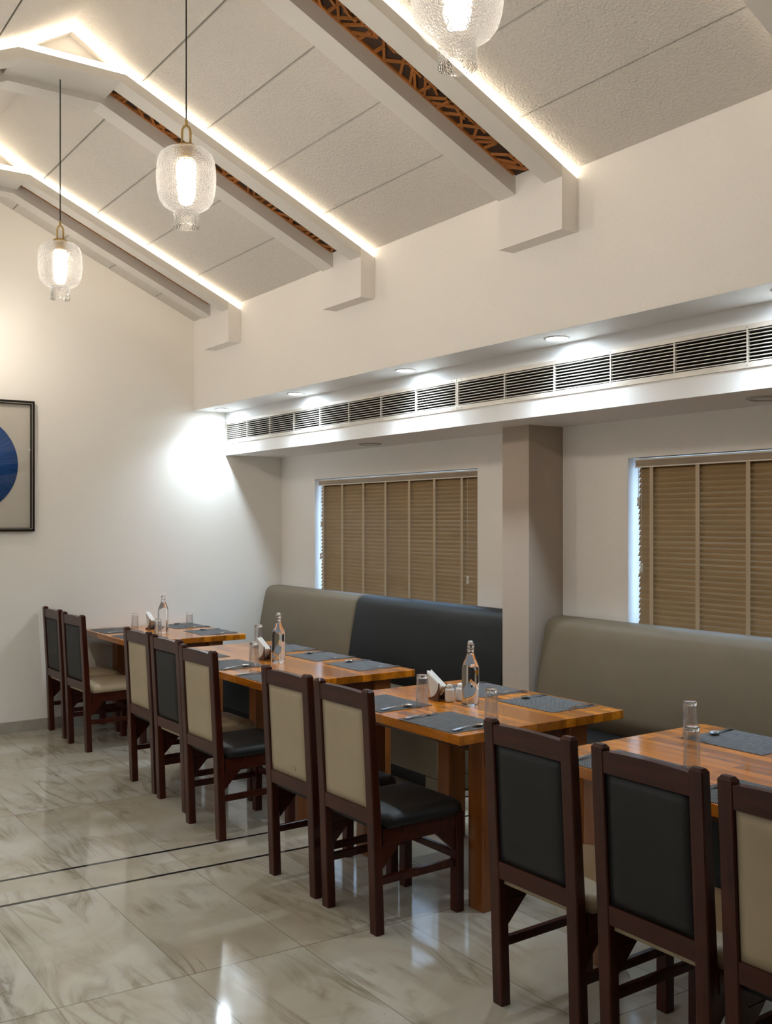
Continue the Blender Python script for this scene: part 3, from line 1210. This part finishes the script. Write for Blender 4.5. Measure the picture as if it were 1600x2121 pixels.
# ------------------------------------------------------------------ dining chairs
CW = 0.415         # overall width
RAKE = 0.045


def chair_meshes():
    d = {}
    h = CW / 2

    def post(bm, y0):
        # rear post: upright foot, slightly raked above, softly domed top
        t = bmesh.new()
        secs = [(0.0, 0.0, 0.042), (0.46, -0.016, 0.042), (0.99, -RAKE, 0.036)]
        rings = []
        b = 0.004
        for z, x, w in secs:
            ring = []
            for ux, uy in ((b, 0), (w - b, 0), (w, b), (w, 0.05 - b), (w - b, 0.05), (b, 0.05), (0, 0.05 - b), (0, b)):
                ring.append(t.verts.new((x + ux, y0 + uy, z)))
            rings.append(ring)
        z, x, w = 1.0, -RAKE - 0.0005, 0.036
        ring = []
        for ux, uy in ((b, 0), (w - b, 0), (w, b), (w, 0.05 - b), (w - b, 0.05), (b, 0.05), (0, 0.05 - b), (0, b)):
            ring.append(t.verts.new((x + 0.008 + ux * (w - 0.016) / w, y0 + 0.008 + uy * (0.034 / 0.05), z)))
        rings.append(ring)
        for a in range(len(rings) - 1):
            for i in range(8):
                j = (i + 1) % 8
                t.faces.new((rings[a][i], rings[a][j], rings[a + 1][j], rings[a + 1][i]))
        t.faces.new(rings[0][::-1])
        t.faces.new(rings[-1])
        merge(bm, t)

    for k, y0 in (('post_l', h - 0.05), ('post_r', -h)):
        bm = bmesh.new(); post(bm, y0)
        d[k] = mesh_of('rear_leg', bm, M['mahog'])
    for k, y0 in (('leg_l', h - 0.045), ('leg_r', -h)):
        bm = bmesh.new()
        add_box(bm, 0.420, 0.463, y0, y0 + 0.045, 0.0, 0.432, 0.004)
        d[k] = mesh_of('leg', bm, M['mahog'])

    def xr(z):
        return -0.016 - (RAKE - 0.016) * (z - 0.46) / 0.53

    def rail(z0, z1, crown):
        bm = bmesh.new()
        n = 8
        top, bot = [], []
        yy = h - 0.048
        for i in range(n + 1):
            y = -yy + 2 * yy * i / n
            c = crown * (1 - (2 * i / n - 1) ** 2)
            top.append((y, z1 + c)); bot.append((y, z0))
        for i in range(n):
            vs = []
            for (y, z) in (bot[i], bot[i + 1], top[i + 1], top[i]):
                vs.append((y, z))
            A = [bm.verts.new((xr(z) + 0.003, y, z)) for y, z in vs]
            B = [bm.verts.new((xr(z) + 0.033, y, z)) for y, z in vs]
            bm.faces.new(A); bm.faces.new(B[::-1])
            for a in range(4):
                b_ = (a + 1) % 4
                if (a == 1 and i < n - 1) or (a == 3 and i > 0):
                    continue
                bm.faces.new((A[b_], A[a], B[a], B[b_]))
        bmesh.ops.remove_doubles(bm, verts=bm.verts, dist=1e-5)
        return mesh_of('rail', bm, M['mahogx'])
    d['top_rail'] = rail(0.916, 0.982, 0.005)
    d['low_rail'] = rail(0.448, 0.508, 0.0)

    # padded back: almost flat towards the room, swelling towards the sitter
    def pad(mat):
        bm = bmesh.new()
        ny, nz = 10, 12
        y0, y1, z0, z1 = -h + 0.051, h - 0.051, 0.506, 0.918

        def prof(u):
            return max(0.0, 1 - abs(2 * u - 1) ** 4)
        fr_, bk = [], []
        for i in range(ny + 1):
            fr_.append([]); bk.append([])
            for j in range(nz + 1):
                u, v = i / ny, j / nz
                y = y0 + (y1 - y0) * u
                z = z0 + (z1 - z0) * v
                e = min(prof(u), prof(v)) if False else prof(u) * prof(v)
                x = xr(z)
                bk[i].append(bm.verts.new((x + 0.010 - 0.006 * min(1, e * 3), y, z)))
                fr_[i].append(bm.verts.new((x + 0.032 + 0.026 * e ** 0.5, y, z)))
        for i in range(ny):
            for j in range(nz):
                f = bm.faces.new((bk[i][j], bk[i + 1][j], bk[i + 1][j + 1], bk[i][j + 1])); f.smooth = True
                f = bm.faces.new((fr_[i][j], fr_[i][j + 1], fr_[i + 1][j + 1], fr_[i + 1][j])); f.smooth = True
        for i in range(ny):
            bm.faces.new((bk[i][0], fr_[i][0], fr_[i + 1][0], bk[i + 1][0]))
            bm.faces.new((bk[i][nz], bk[i + 1][nz], fr_[i + 1][nz], fr_[i][nz]))
        for j in range(nz):
            bm.faces.new((bk[0][j], bk[0][j + 1], fr_[0][j + 1], fr_[0][j]))
            bm.faces.new((bk[ny][j], fr_[ny][j], fr_[ny][j + 1], bk[ny][j + 1]))
        return mesh_of('back_pad', bm, mat)

    def cushion(mat):
        bm = bmesh.new()
        nx, ny = 14, 14
        x0, x1 = 0.008, 0.478
        up, dn = [], []
        for i in range(nx + 1):
            up.append([]); dn.append([])
            for j in range(ny + 1):
                u, v = i / nx, j / ny
                # tighter spacing at the rims
                u = 0.5 - 0.5 * cos(pi * u); v = 0.5 - 0.5 * cos(pi * v)
                x = x0 + (x1 - x0) * u
                hw = h + 0.002
                if x < 0.045:                      # notched between the posts
                    hw = h - 0.051
                # rounded front corners
                rc = 0.055
                if x > x1 - rc:
                    hw -= rc - sqrt(max(0, rc * rc - (x - (x1 - rc)) ** 2))
                y = -hw + 2 * hw * v
                ex = min(1, min(u, 1 - u) / 0.10)
                ey = min(1, min(v, 1 - v) / 0.10)
                e = sqrt(max(0, 1 - (1 - ex) ** 2)) * sqrt(max(0, 1 - (1 - ey) ** 2))
                up[i].append(bm.verts.new((x, y, 0.446 + 0.034 * e + 0.010 * sin(pi * u) * sin(pi * v))))
                dn[i].append(bm.verts.new((x, y, 0.426)))
        for i in range(nx):
            for j in range(ny):
                f = bm.faces.new((up[i][j], up[i + 1][j], up[i + 1][j + 1], up[i][j + 1])); f.smooth = True
                bm.faces.new((dn[i][j], dn[i][j + 1], dn[i + 1][j + 1], dn[i + 1][j]))
        for i in range(nx):
            for j in (0, ny):
                f = bm.faces.new((dn[i][j], dn[i + 1][j], up[i + 1][j], up[i][j])); f.smooth = True
        for j in range(ny):
            for i in (0, nx):
                f = bm.faces.new((dn[i][j], up[i][j], up[i][j + 1], dn[i][j + 1])); f.smooth = True
        return mesh_of('seat', bm, mat)
    for k in ('beige', 'navy'):
        d['pad_' + k] = pad(M[k])
        d['seat_' + k] = cushion(M[k])

    bm = bmesh.new()
    for y in (-h + 0.006, h - 0.031):
        add_box(bm, 0.036, 0.424, y, y + 0.025, 0.358, 0.425, 0.003)
    add_box(bm, 0.434, 0.458, -h + 0.044, h - 0.044, 0.358, 0.425, 0.003)
    d['frame'] = mesh_of('seat_frame', bm, M['mahogx'])
    for k, y in (('str_l', h - 0.034), ('str_r', -h + 0.012)):
        bm = bmesh.new()
        add_box(bm, 0.034, 0.424, y, y + 0.022, 0.197, 0.229, 0.003)
        d[k] = mesh_of('stretcher', bm, M['mahogx'])
    bm = bmesh.new()
    add_box(bm, 0.431, 0.453, -h + 0.044, h - 0.044, 0.225, 0.257, 0.003)
    d['str_f'] = mesh_of('stretcher', bm, M['mahogx'])
    # corner brackets below the seat frame
    for k, y in (('br_l', h - 0.033), ('br_r', -h + 0.009)):
        bm = bmesh.new()
        add_prism(bm, [(0.034, 0.262), (0.034, 0.359), (0.132, 0.359)], 'y', y, y + 0.022)
        d[k + 'a'] = mesh_of('corner_bracket', bm, M['mahog'])
        bm = bmesh.new()
        add_prism(bm, [(0.422, 0.262), (0.422, 0.359), (0.312, 0.359)], 'y', y, y + 0.022)
        d[k + 'b'] = mesh_of('corner_bracket', bm, M['mahog'])
    return d


CM = chair_meshes()


def make_chair(back, seat):
    t = thing('dining_chair', '', 'chair', (0, 0, 0), 0, 'dining chairs along the row of tables')
    for n, k in (('leg', 'post_l'), ('leg', 'post_r'), ('leg', 'leg_l'), ('leg', 'leg_r'), ('top_rail', 'top_rail'), ('lower_rail', 'low_rail'),
                 ('back_pad', 'pad_' + back), ('seat', 'seat_' + seat), ('seat_frame', 'frame'), ('stretcher', 'str_l'), ('stretcher', 'str_r'), ('stretcher', 'str_f'),
                 ('corner_bracket', 'br_la'), ('corner_bracket', 'br_ra'), ('corner_bracket', 'br_lb'), ('corner_bracket', 'br_rb')):
        obj(n, CM[k], None, t)
    return t


protos = {}
chairs = [
    (2.345, 7.984, 0.010, 'navy', 'beige', 'dark-backed dining chair against the far wall, first of the row'),
    (2.332, 7.417, 0.050, 'navy', 'beige', 'dark-backed dining chair with cream seat, second from the far wall'),
    (2.325, 6.083, 0.015, 'beige', 'navy', 'cream-backed dining chair at the far end of the six-place table'),
    (2.316, 5.597, 0.020, 'navy', 'beige', 'dark-backed dining chair squeezed between two cream-backed chairs'),
    (2.262, 5.028, 0.030, 'beige', 'navy', 'cream-backed dining chair with dark seat, nearest at the six-place table'),
    (2.263, 4.044, 0.030, 'beige', 'navy', 'cream-backed dining chair with a scuff mark low on its back'),
    (2.264, 3.557, 0.020, 'beige', 'navy', 'cream-backed dining chair in front of the table holding salt and pepper'),
    (2.300, 2.460, 0.020, 'navy', 'beige', 'dark-backed dining chair left of the two at the nearest table'),
    (2.312, 1.968, 0.005, 'navy', 'beige', 'reddish dark-backed dining chair, largest whole back in the photo'),
    (2.305, 1.500, 0.010, 'beige', 'navy', 'cream-backed dining chair cut by the right edge of the photo'),
]
for x, y, rz, bk, st, lb in chairs:
    if (bk, st) not in protos:
        c = protos[(bk, st)] = make_chair(bk, st)
        c.location = (x, y, 0)
        c.rotation_euler = (0, 0, rz)
        c['label'] = lb
    else:
        c = dup(protos[(bk, st)], (x, y, 0), rz, lb)
    if 'scuff' in lb:
        bm = bmesh.new()
        zz = 0.556
        xx = -0.016 - (RAKE - 0.016) * (zz - 0.46) / 0.53 + 0.0042
        add_tube(bm, [(xx, -0.035, zz + 0.010), (xx, -0.050, zz + 0.007), (xx, -0.062, zz + 0.004), (xx, -0.066, zz - 0.004), (xx, -0.064, zz - 0.013)], 0.0012, 6)
        so = obj('scuff_mark', bm, M['mahog'], c)
        so['label'] = 'small dark scuff on the cream back'

# ------------------------------------------------------------------ tables
ZT = 0.79


def table(x0, x1, y0, y1, rot, label, inset=0.05, lx=2.772):
    cx, cy = (x0 + x1) / 2, (y0 + y1) / 2
    t = thing('dining_table', label, 'table', (cx, cy, 0), rot, 'wooden dining tables')
    a, b_ = (x1 - x0) / 2, (y1 - y0) / 2
    bm = bmesh.new()
    add_box(bm, -a, a, -b_, b_, ZT - 0.042, ZT, 0.003)
    soft(obj('tabletop', bm, M['teak'], t))
    lx0, lx1 = lx - cx, 3.412 - cx
    for sx in (0, 1):
        for sy in (0, 1):
            bm = bmesh.new()
            xx = lx0 if sx == 0 else lx1 - 0.112
            yy = -b_ + inset if sy == 0 else b_ - inset - 0.10
            if sy == 1:
                yy = b_ - 0.10 - (0.11 if True else inset)
            add_box(bm, xx, xx + 0.112, yy, yy + 0.10, 0.0, ZT - 0.043, 0.004)
            obj('leg', bm, M['teakleg'], t)
    bm = bmesh.new()
    for xx in (lx0 + 0.02, lx1 - 0.045):
        add_box(bm, xx, xx + 0.025, -b_ + inset + 0.101, b_ - 0.211, ZT - 0.118, ZT - 0.043)
    for yy in (-b_ + inset + 0.03, b_ - 0.165):
        add_box(bm, lx0 + 0.113, lx1 - 0.113, yy, yy + 0.025, ZT - 0.118, ZT - 0.043)
    obj('apron', bm, M['apron'], t)
    return t


table(2.640, 3.585, 7.140, 8.228, 0.0, 'wooden dining table pushed against the far wall', lx=2.85)
table(2.555, 3.555, 4.845, 6.610, radians(0.6), 'long six-place wooden dining table, second from the far wall')
table(2.600, 3.605, 3.245, 4.385, radians(0.8), 'wooden dining table carrying the white salt and pepper shakers')
table(2.645, 3.655, 1.700, 2.832, 0.0, 'wooden dining table at the right edge, nearest the camera', lx=2.80)

# ------------------------------------------------------------------ table settings
bm = bmesh.new()
add_box(bm, -0.155, 0.155, -0.19, 0.19, 0.0, 0.0022)
mat_me = mesh_of('placemat', bm, M['mat'])


def fork_mesh():
    bm = bmesh.new()
    # handle and neck as a flattened, gently arched strip, then four tines; tip towards +x
    outline = [(-0.095, 0.0105, 0.004), (-0.085, 0.0115, 0.0042), (-0.04, 0.0075, 0.0075), (0.0, 0.0045, 0.0095), (0.030, 0.0045, 0.0085), (0.042, 0.010, 0.0045), (0.052, 0.0125, 0.003)]
    th = 0.0018
    rings = []
    for x, w, z in outline:
        rings.append([bm.verts.new((x, -w, z)), bm.verts.new((x, w, z)), bm.verts.new((x, w, z + th)), bm.verts.new((x, -w, z + th))])
    for a in range(len(rings) - 1):
        for i in range(4):
            j = (i + 1) % 4
            bm.faces.new((rings[a][i], rings[a][j], rings[a + 1][j], rings[a + 1][i]))
    bm.faces.new(rings[0][::-1]); bm.faces.new(rings[-1])
    for k in range(4):
        y = -0.0105 + 0.007 * k
        add_bar(bm, (0.051, y, 0.0040), (0.075, y, 0.0032), 0.0032, 0.0016)
        add_bar(bm, (0.074, y, 0.0032), (0.096, y, 0.0075), 0.0026, 0.0014)
    return mesh_of('fork', bm, M['steel'])


def spoon_mesh():
    bm = bmesh.new()
    outline = [(-0.095, 0.0100, 0.004), (-0.085, 0.011, 0.0042), (-0.04, 0.0070, 0.0075), (0.0, 0.0042, 0.0095), (0.040, 0.0042, 0.0085)]
    th = 0.0018
    rings = []
    for x, w, z in outline:
        rings.append([bm.verts.new((x, -w, z)), bm.verts.new((x, w, z)), bm.verts.new((x, w, z + th)), bm.verts.new((x, -w, z + th))])
    for a in range(len(rings) - 1):
        for i in range(4):
            j = (i + 1) % 4
            bm.faces.new((rings[a][i], rings[a][j], rings[a + 1][j], rings[a + 1][i]))
    bm.faces.new(rings[0][::-1]); bm.faces.new(rings[-1])
    # bowl: an egg-shaped dish
    n, mr = 24, 5
    lo_, hi = [], []
    for i in range(mr + 1):
        r = i / mr
        A, B = [], []
        for k in range(n):
            a = 2 * pi * k / n
            x = 0.066 + 0.030 * r * cos(a)
            y = 0.0205 * r * sin(a) * (1 - 0.12 * cos(a))
            z = 0.0015 + 0.0085 * r * r
            A.append(bm.verts.new((x, y, z)))
            B.append(bm.verts.new((x, y, z + 0.0014)))
        lo_.append(A); hi.append(B)
    for i in range(1, mr):
        for k in range(n):
            j = (k + 1) % n
            f = bm.faces.new((lo_[i][k], lo_[i][j], lo_[i + 1][j], lo_[i + 1][k])); f.smooth = True
            f = bm.faces.new((hi[i][j], hi[i][k], hi[i + 1][k], hi[i + 1][j])); f.smooth = True
    for k in range(n):
        j = (k + 1) % n
        bm.faces.new((lo_[mr][k], lo_[mr][j], hi[mr][j], hi[mr][k]))
    bm.faces.new(lo_[1]); bm.faces.new(hi[1])
    for L2 in (lo_[0], hi[0]):
        for v in L2:
            bm.verts.remove(v)
    return mesh_of('spoon', bm, M['steel'])


fork_me, spoon_me = fork_mesh(), spoon_mesh()


def setting(x, y, side, rot, where, fork=True, spoon=True, group='place settings on the tables', df=0.0, ds=0.0):
    """side +1: sitter on a chair (faces +x); -1: sitter on the banquette"""
    m = obj('placemat', mat_me, None, loc=(x, y, ZT), rotz=rot)
    tag(m, 'woven grey placemat ' + where, 'placemat', 'placemats')
    a = 0 if side > 0 else pi
    rnd = random.Random(int(x * 1000 + y * 777))
    if fork:
        f = obj('fork', fork_me, None, loc=(x + (-0.045 if side > 0 else 0.065), y + side * (0.165 + df), ZT + 0.0024), rotz=a + rot + rnd.uniform(-0.14, 0.14))
        tag(f, 'steel fork on the grey placemat ' + where, 'fork', 'forks')
    if spoon:
        s = obj('spoon', spoon_me, None, loc=(x + (-0.03 if side > 0 else 0.065), y - side * (0.155 + ds), ZT + 0.0024), rotz=a + rot + rnd.uniform(0.02, 0.24))
        tag(s, 'steel spoon on the grey placemat ' + where, 'spoon', 'spoons')


# far-wall table
setting(2.825, 7.955, 1, 0.0, 'chair side of the far-wall table, beside the wall')
setting(2.815, 7.42, 1, 0.0, 'chair side of the far-wall table, nearer the camera')
setting(3.425, 7.985, -1, 0.03, 'banquette side of the far-wall table, beside the wall')
setting(3.415, 7.430, -1, 0.0, 'banquette side of the far-wall table, nearer the camera')
# six-place table
setting(2.745, 6.19, 1, 0.0, 'before the far cream chair of the six-place table')
setting(2.735, 5.665, 1, 0.03, 'before the dark-backed chair of the six-place table')
setting(2.725, 5.070, 1, 0.03, 'before the nearest cream chair of the six-place table')
setting(3.405, 6.170, -1, 0.02, 'far banquette place of the six-place table')
setting(3.395, 5.680, -1, 0.03, 'middle banquette place of the six-place table')
setting(3.398, 5.175, -1, 0.02, 'nearest banquette place of the six-place table')
# table with the shakers
setting(2.772, 4.035, 1, 0.03, 'far chair place of the salt and pepper table')
setting(2.760, 3.485, 1, 0.03, 'near chair place of the salt and pepper table')
setting(3.430, 4.070, -1, -0.02, 'far banquette place of the salt and pepper table')
setting(3.428, 3.578, -1, 0.02, 'near banquette place of the salt and pepper table')
# nearest table
setting(2.805, 2.500, 1, 0.0, 'far chair place of the nearest table')
setting(2.805, 1.960, 1, 0.0, 'near chair place of the nearest table')
setting(3.490, 2.505, -1, 0.0, 'banquette place of the nearest table')


def tumbler_mesh(h, r):
    """upside down: open rim on the table, heavy base uppermost"""
    b = 0.017
    rt = r * 0.90
    bm = bmesh.new()
    prof = [(rt, h - b), (r, 0.0012), (r - 0.001, 0.0), (r - 0.0022, 0.0012), (rt - 0.0026, h - b)]
    add_lathe(bm, prof, 32)
    wall = mesh_of('glass_wall', bm, M['tumbler'])
    bm = bmesh.new()
    add_lathe(bm, [(0, h), (rt - 0.004, h), (rt - 0.001, h - 0.0012), (rt, h - 0.004), (rt, h - b + 0.0002), (rt - 0.006, h - b - 0.0012), (0, h - b + 0.001)], 32)
    base = mesh_of('glass_base', bm, M['glass'])
    return wall, base


tum_tall, tum_short = tumbler_mesh(0.150, 0.031), tumbler_mesh(0.122, 0.030)
for x, y, me, z, lb in (
        (3.030, 8.085, tum_short, 0, 'upturned glass tumbler nearest the far wall'),
        (3.000, 7.500, tum_short, 0, 'upturned glass tumbler just in front of the bottle on the far-wall table'),
        (3.435, 7.890, tum_short, 1, 'upturned glass tumbler on the banquette side of the far-wall table'),
        (2.818, 5.500, tum_tall, 1, 'upturned glass tumbler at the corner of a placemat, six-place table chair side'),
        (3.325, 6.420, tum_tall, 0, 'upturned glass tumbler at the far end of the six-place table'),
        (2.885, 3.868, tum_tall, 1, 'upturned glass tumbler left of the napkins on the salt and pepper table'),
        (2.894, 3.370, tum_tall, 1, 'upturned glass tumbler right of the bottle on the salt and pepper table'),
        (3.365, 2.672, tum_tall, 1, 'farther upturned glass tumbler of two on the nearest table'),
        (2.970, 2.350, tum_tall, 0, 'nearer upturned glass tumbler of two on the nearest table')):
    t = thing('tumbler', lb, 'drinking glass', (x, y, ZT + (0.0024 if z else 0.0003)), 0, 'upturned tumblers')
    obj('glass_wall', me[0], None, t)
    obj('glass_base', me[1], None, t)


def bottle(x, y, label):
    t = thing('water_bottle', label, 'bottle', (x, y, ZT + 0.0003), 0, 'swing-top water bottles')
    bm = bmesh.new()
    add_lathe(bm, [(0, 0.003), (0.030, 0.0015), (0.038, 0.0), (0.0415, 0.003), (0.042, 0.008), (0.042, 0.168), (0.0412, 0.182), (0.037, 0.200), (0.029, 0.220), (0.021, 0.238), (0.0165, 0.252), (0.0152, 0.262),
                   (0.0165, 0.263), (0.0165, 0.269), (0.0152, 0.270), (0.0150, 0.280), (0.0160, 0.282), (0.0160, 0.290), (0.013, 0.293), (0, 0.293)], 40)
    obj('bottle_body', bm, M['water'], t)
    bm = bmesh.new()
    add_lathe(bm, [(0, 0.2935), (0.0115, 0.2935), (0.0125, 0.298), (0.0105, 0.305), (0.010, 0.310), (0, 0.311)], 24)
    obj('stopper', bm, M['ceramic'], t)
    bm = bmesh.new()
    for sg in (-1, 1):
        add_tube(bm, [(0.0, sg * 0.0135, 0.303), (0.003, sg * 0.0185, 0.292), (0.004, sg * 0.0190, 0.276), (0.0, sg * 0.0180, 0.266)], 0.0011, 6)
    add_tube(bm, [(0, -0.0135, 0.303), (0, 0.0135, 0.303)], 0.0011, 6)
    ring = [(0.0178 * cos(2 * pi * k / 24), 0.0178 * sin(2 * pi * k / 24), 0.266) for k in range(25)]
    add_tube(bm, ring, 0.0011, 6)
    obj('wire_bail', bm, M['steel'], t)
    return t


b0 = bottle(3.075, 7.580, 'clear swing-top water bottle on the far-wall table')
dup(b0, (3.047, 5.610, ZT + 0.0003), 0.6, 'clear swing-top water bottle on the six-place table')
dup(b0, (3.100, 3.765, ZT + 0.0003), 0.3, 'clear swing-top water bottle beside the salt and pepper shakers')


def napkin_holder(x, y, rot, label, nlabel):
    t = thing('napkin_holder', label, 'napkin holder', (x, y, ZT + 0.0003), rot, 'wooden napkin holders')
    # two quarter-round cheeks on a base strip; local +y is the tall, open side
    arc = [(0.042, 0.006)]
    for k in range(9):
        a = pi / 2 * k / 8
        arc.append((0.040 - 0.085 * (sin(a)), 0.006 + 0.085 * (1 - cos(a)) ))
    poly = [(0.042, 0.006)] + [(0.030 - 0.080 * sin(pi / 2 * k / 8), 0.012 + 0.078 * (1 - cos(pi / 2 * k / 8))) for k in range(9)] + [(-0.050, 0.006)]
    for xx in (-0.026, 0.019):
        bm = bmesh.new()
        add_prism(bm, poly, 'x', xx, xx + 0.007)
        obj('cheek', bm, M['darkwood'], t)
    bm = bmesh.new()
    add_box(bm, -0.026, 0.026, -0.050, 0.046, 0.0, 0.006, 0.0015)
    obj('base', bm, M['darkwood'], t)
    n0 = thing('paper_napkins', nlabel, 'napkins', (x, y, ZT + 0.0066), rot, 'folded paper napkins')
    n0['category'] = 'napkins'
    rnd = random.Random(int(y * 100))
    for k in range(7):
        xx = -0.0165 + 0.0052 * k
        j = rnd.uniform(-0.004, 0.004)
        bm = bmesh.new()
        pts = [(0.062 + j, 0.132 + j), (0.026 + j, 0.0), (-0.0 + j, 0.002), (-0.060 + j, 0.070 + j)]
        add_prism(bm, pts, 'x', xx, xx + 0.0035)
        obj('napkin', bm, M['paper'], n0)
    return t


napkin_holder(3.095, 7.905, 0.0, 'dark wooden napkin holder on the far-wall table', 'white folded napkins in the holder on the far-wall table')
napkin_holder(3.012, 5.745, 0.0, 'dark wooden napkin holder on the six-place table', 'white folded napkins in the holder on the six-place table')
napkin_holder(3.045, 3.965, 0.0, 'dark wooden napkin holder beside the salt and pepper shakers', 'white folded napkins fanned beside the salt and pepper shakers')

# salt and pepper
for x, y, lb in ((3.066, 3.885, 'white ceramic shaker standing in front, beside the napkin holder'), (3.128, 3.878, 'white ceramic shaker standing behind, half hidden by the bottle')):
    t = thing('salt_shaker' if x < 3.1 else 'pepper_shaker', lb, 'shaker', (x, y, ZT + 0.0003), 0, 'salt and pepper shakers')
    bm = bmesh.new()
    add_lathe(bm, [(0, 0), (0.019, 0), (0.0225, 0.004), (0.0235, 0.010), (0.0238, 0.056), (0.0225, 0.064), (0.017, 0.0665), (0, 0.0665)], 32)
    obj('shaker_body', bm, M['ceramic'], t, True)
    bm = bmesh.new()
    add_lathe(bm, [(0, 0.0665), (0.0155, 0.0665), (0.0155, 0.076), (0.014, 0.082), (0.009, 0.0865), (0, 0.088)], 28)
    obj('shaker_top', bm, M['ceramic'], t, True)
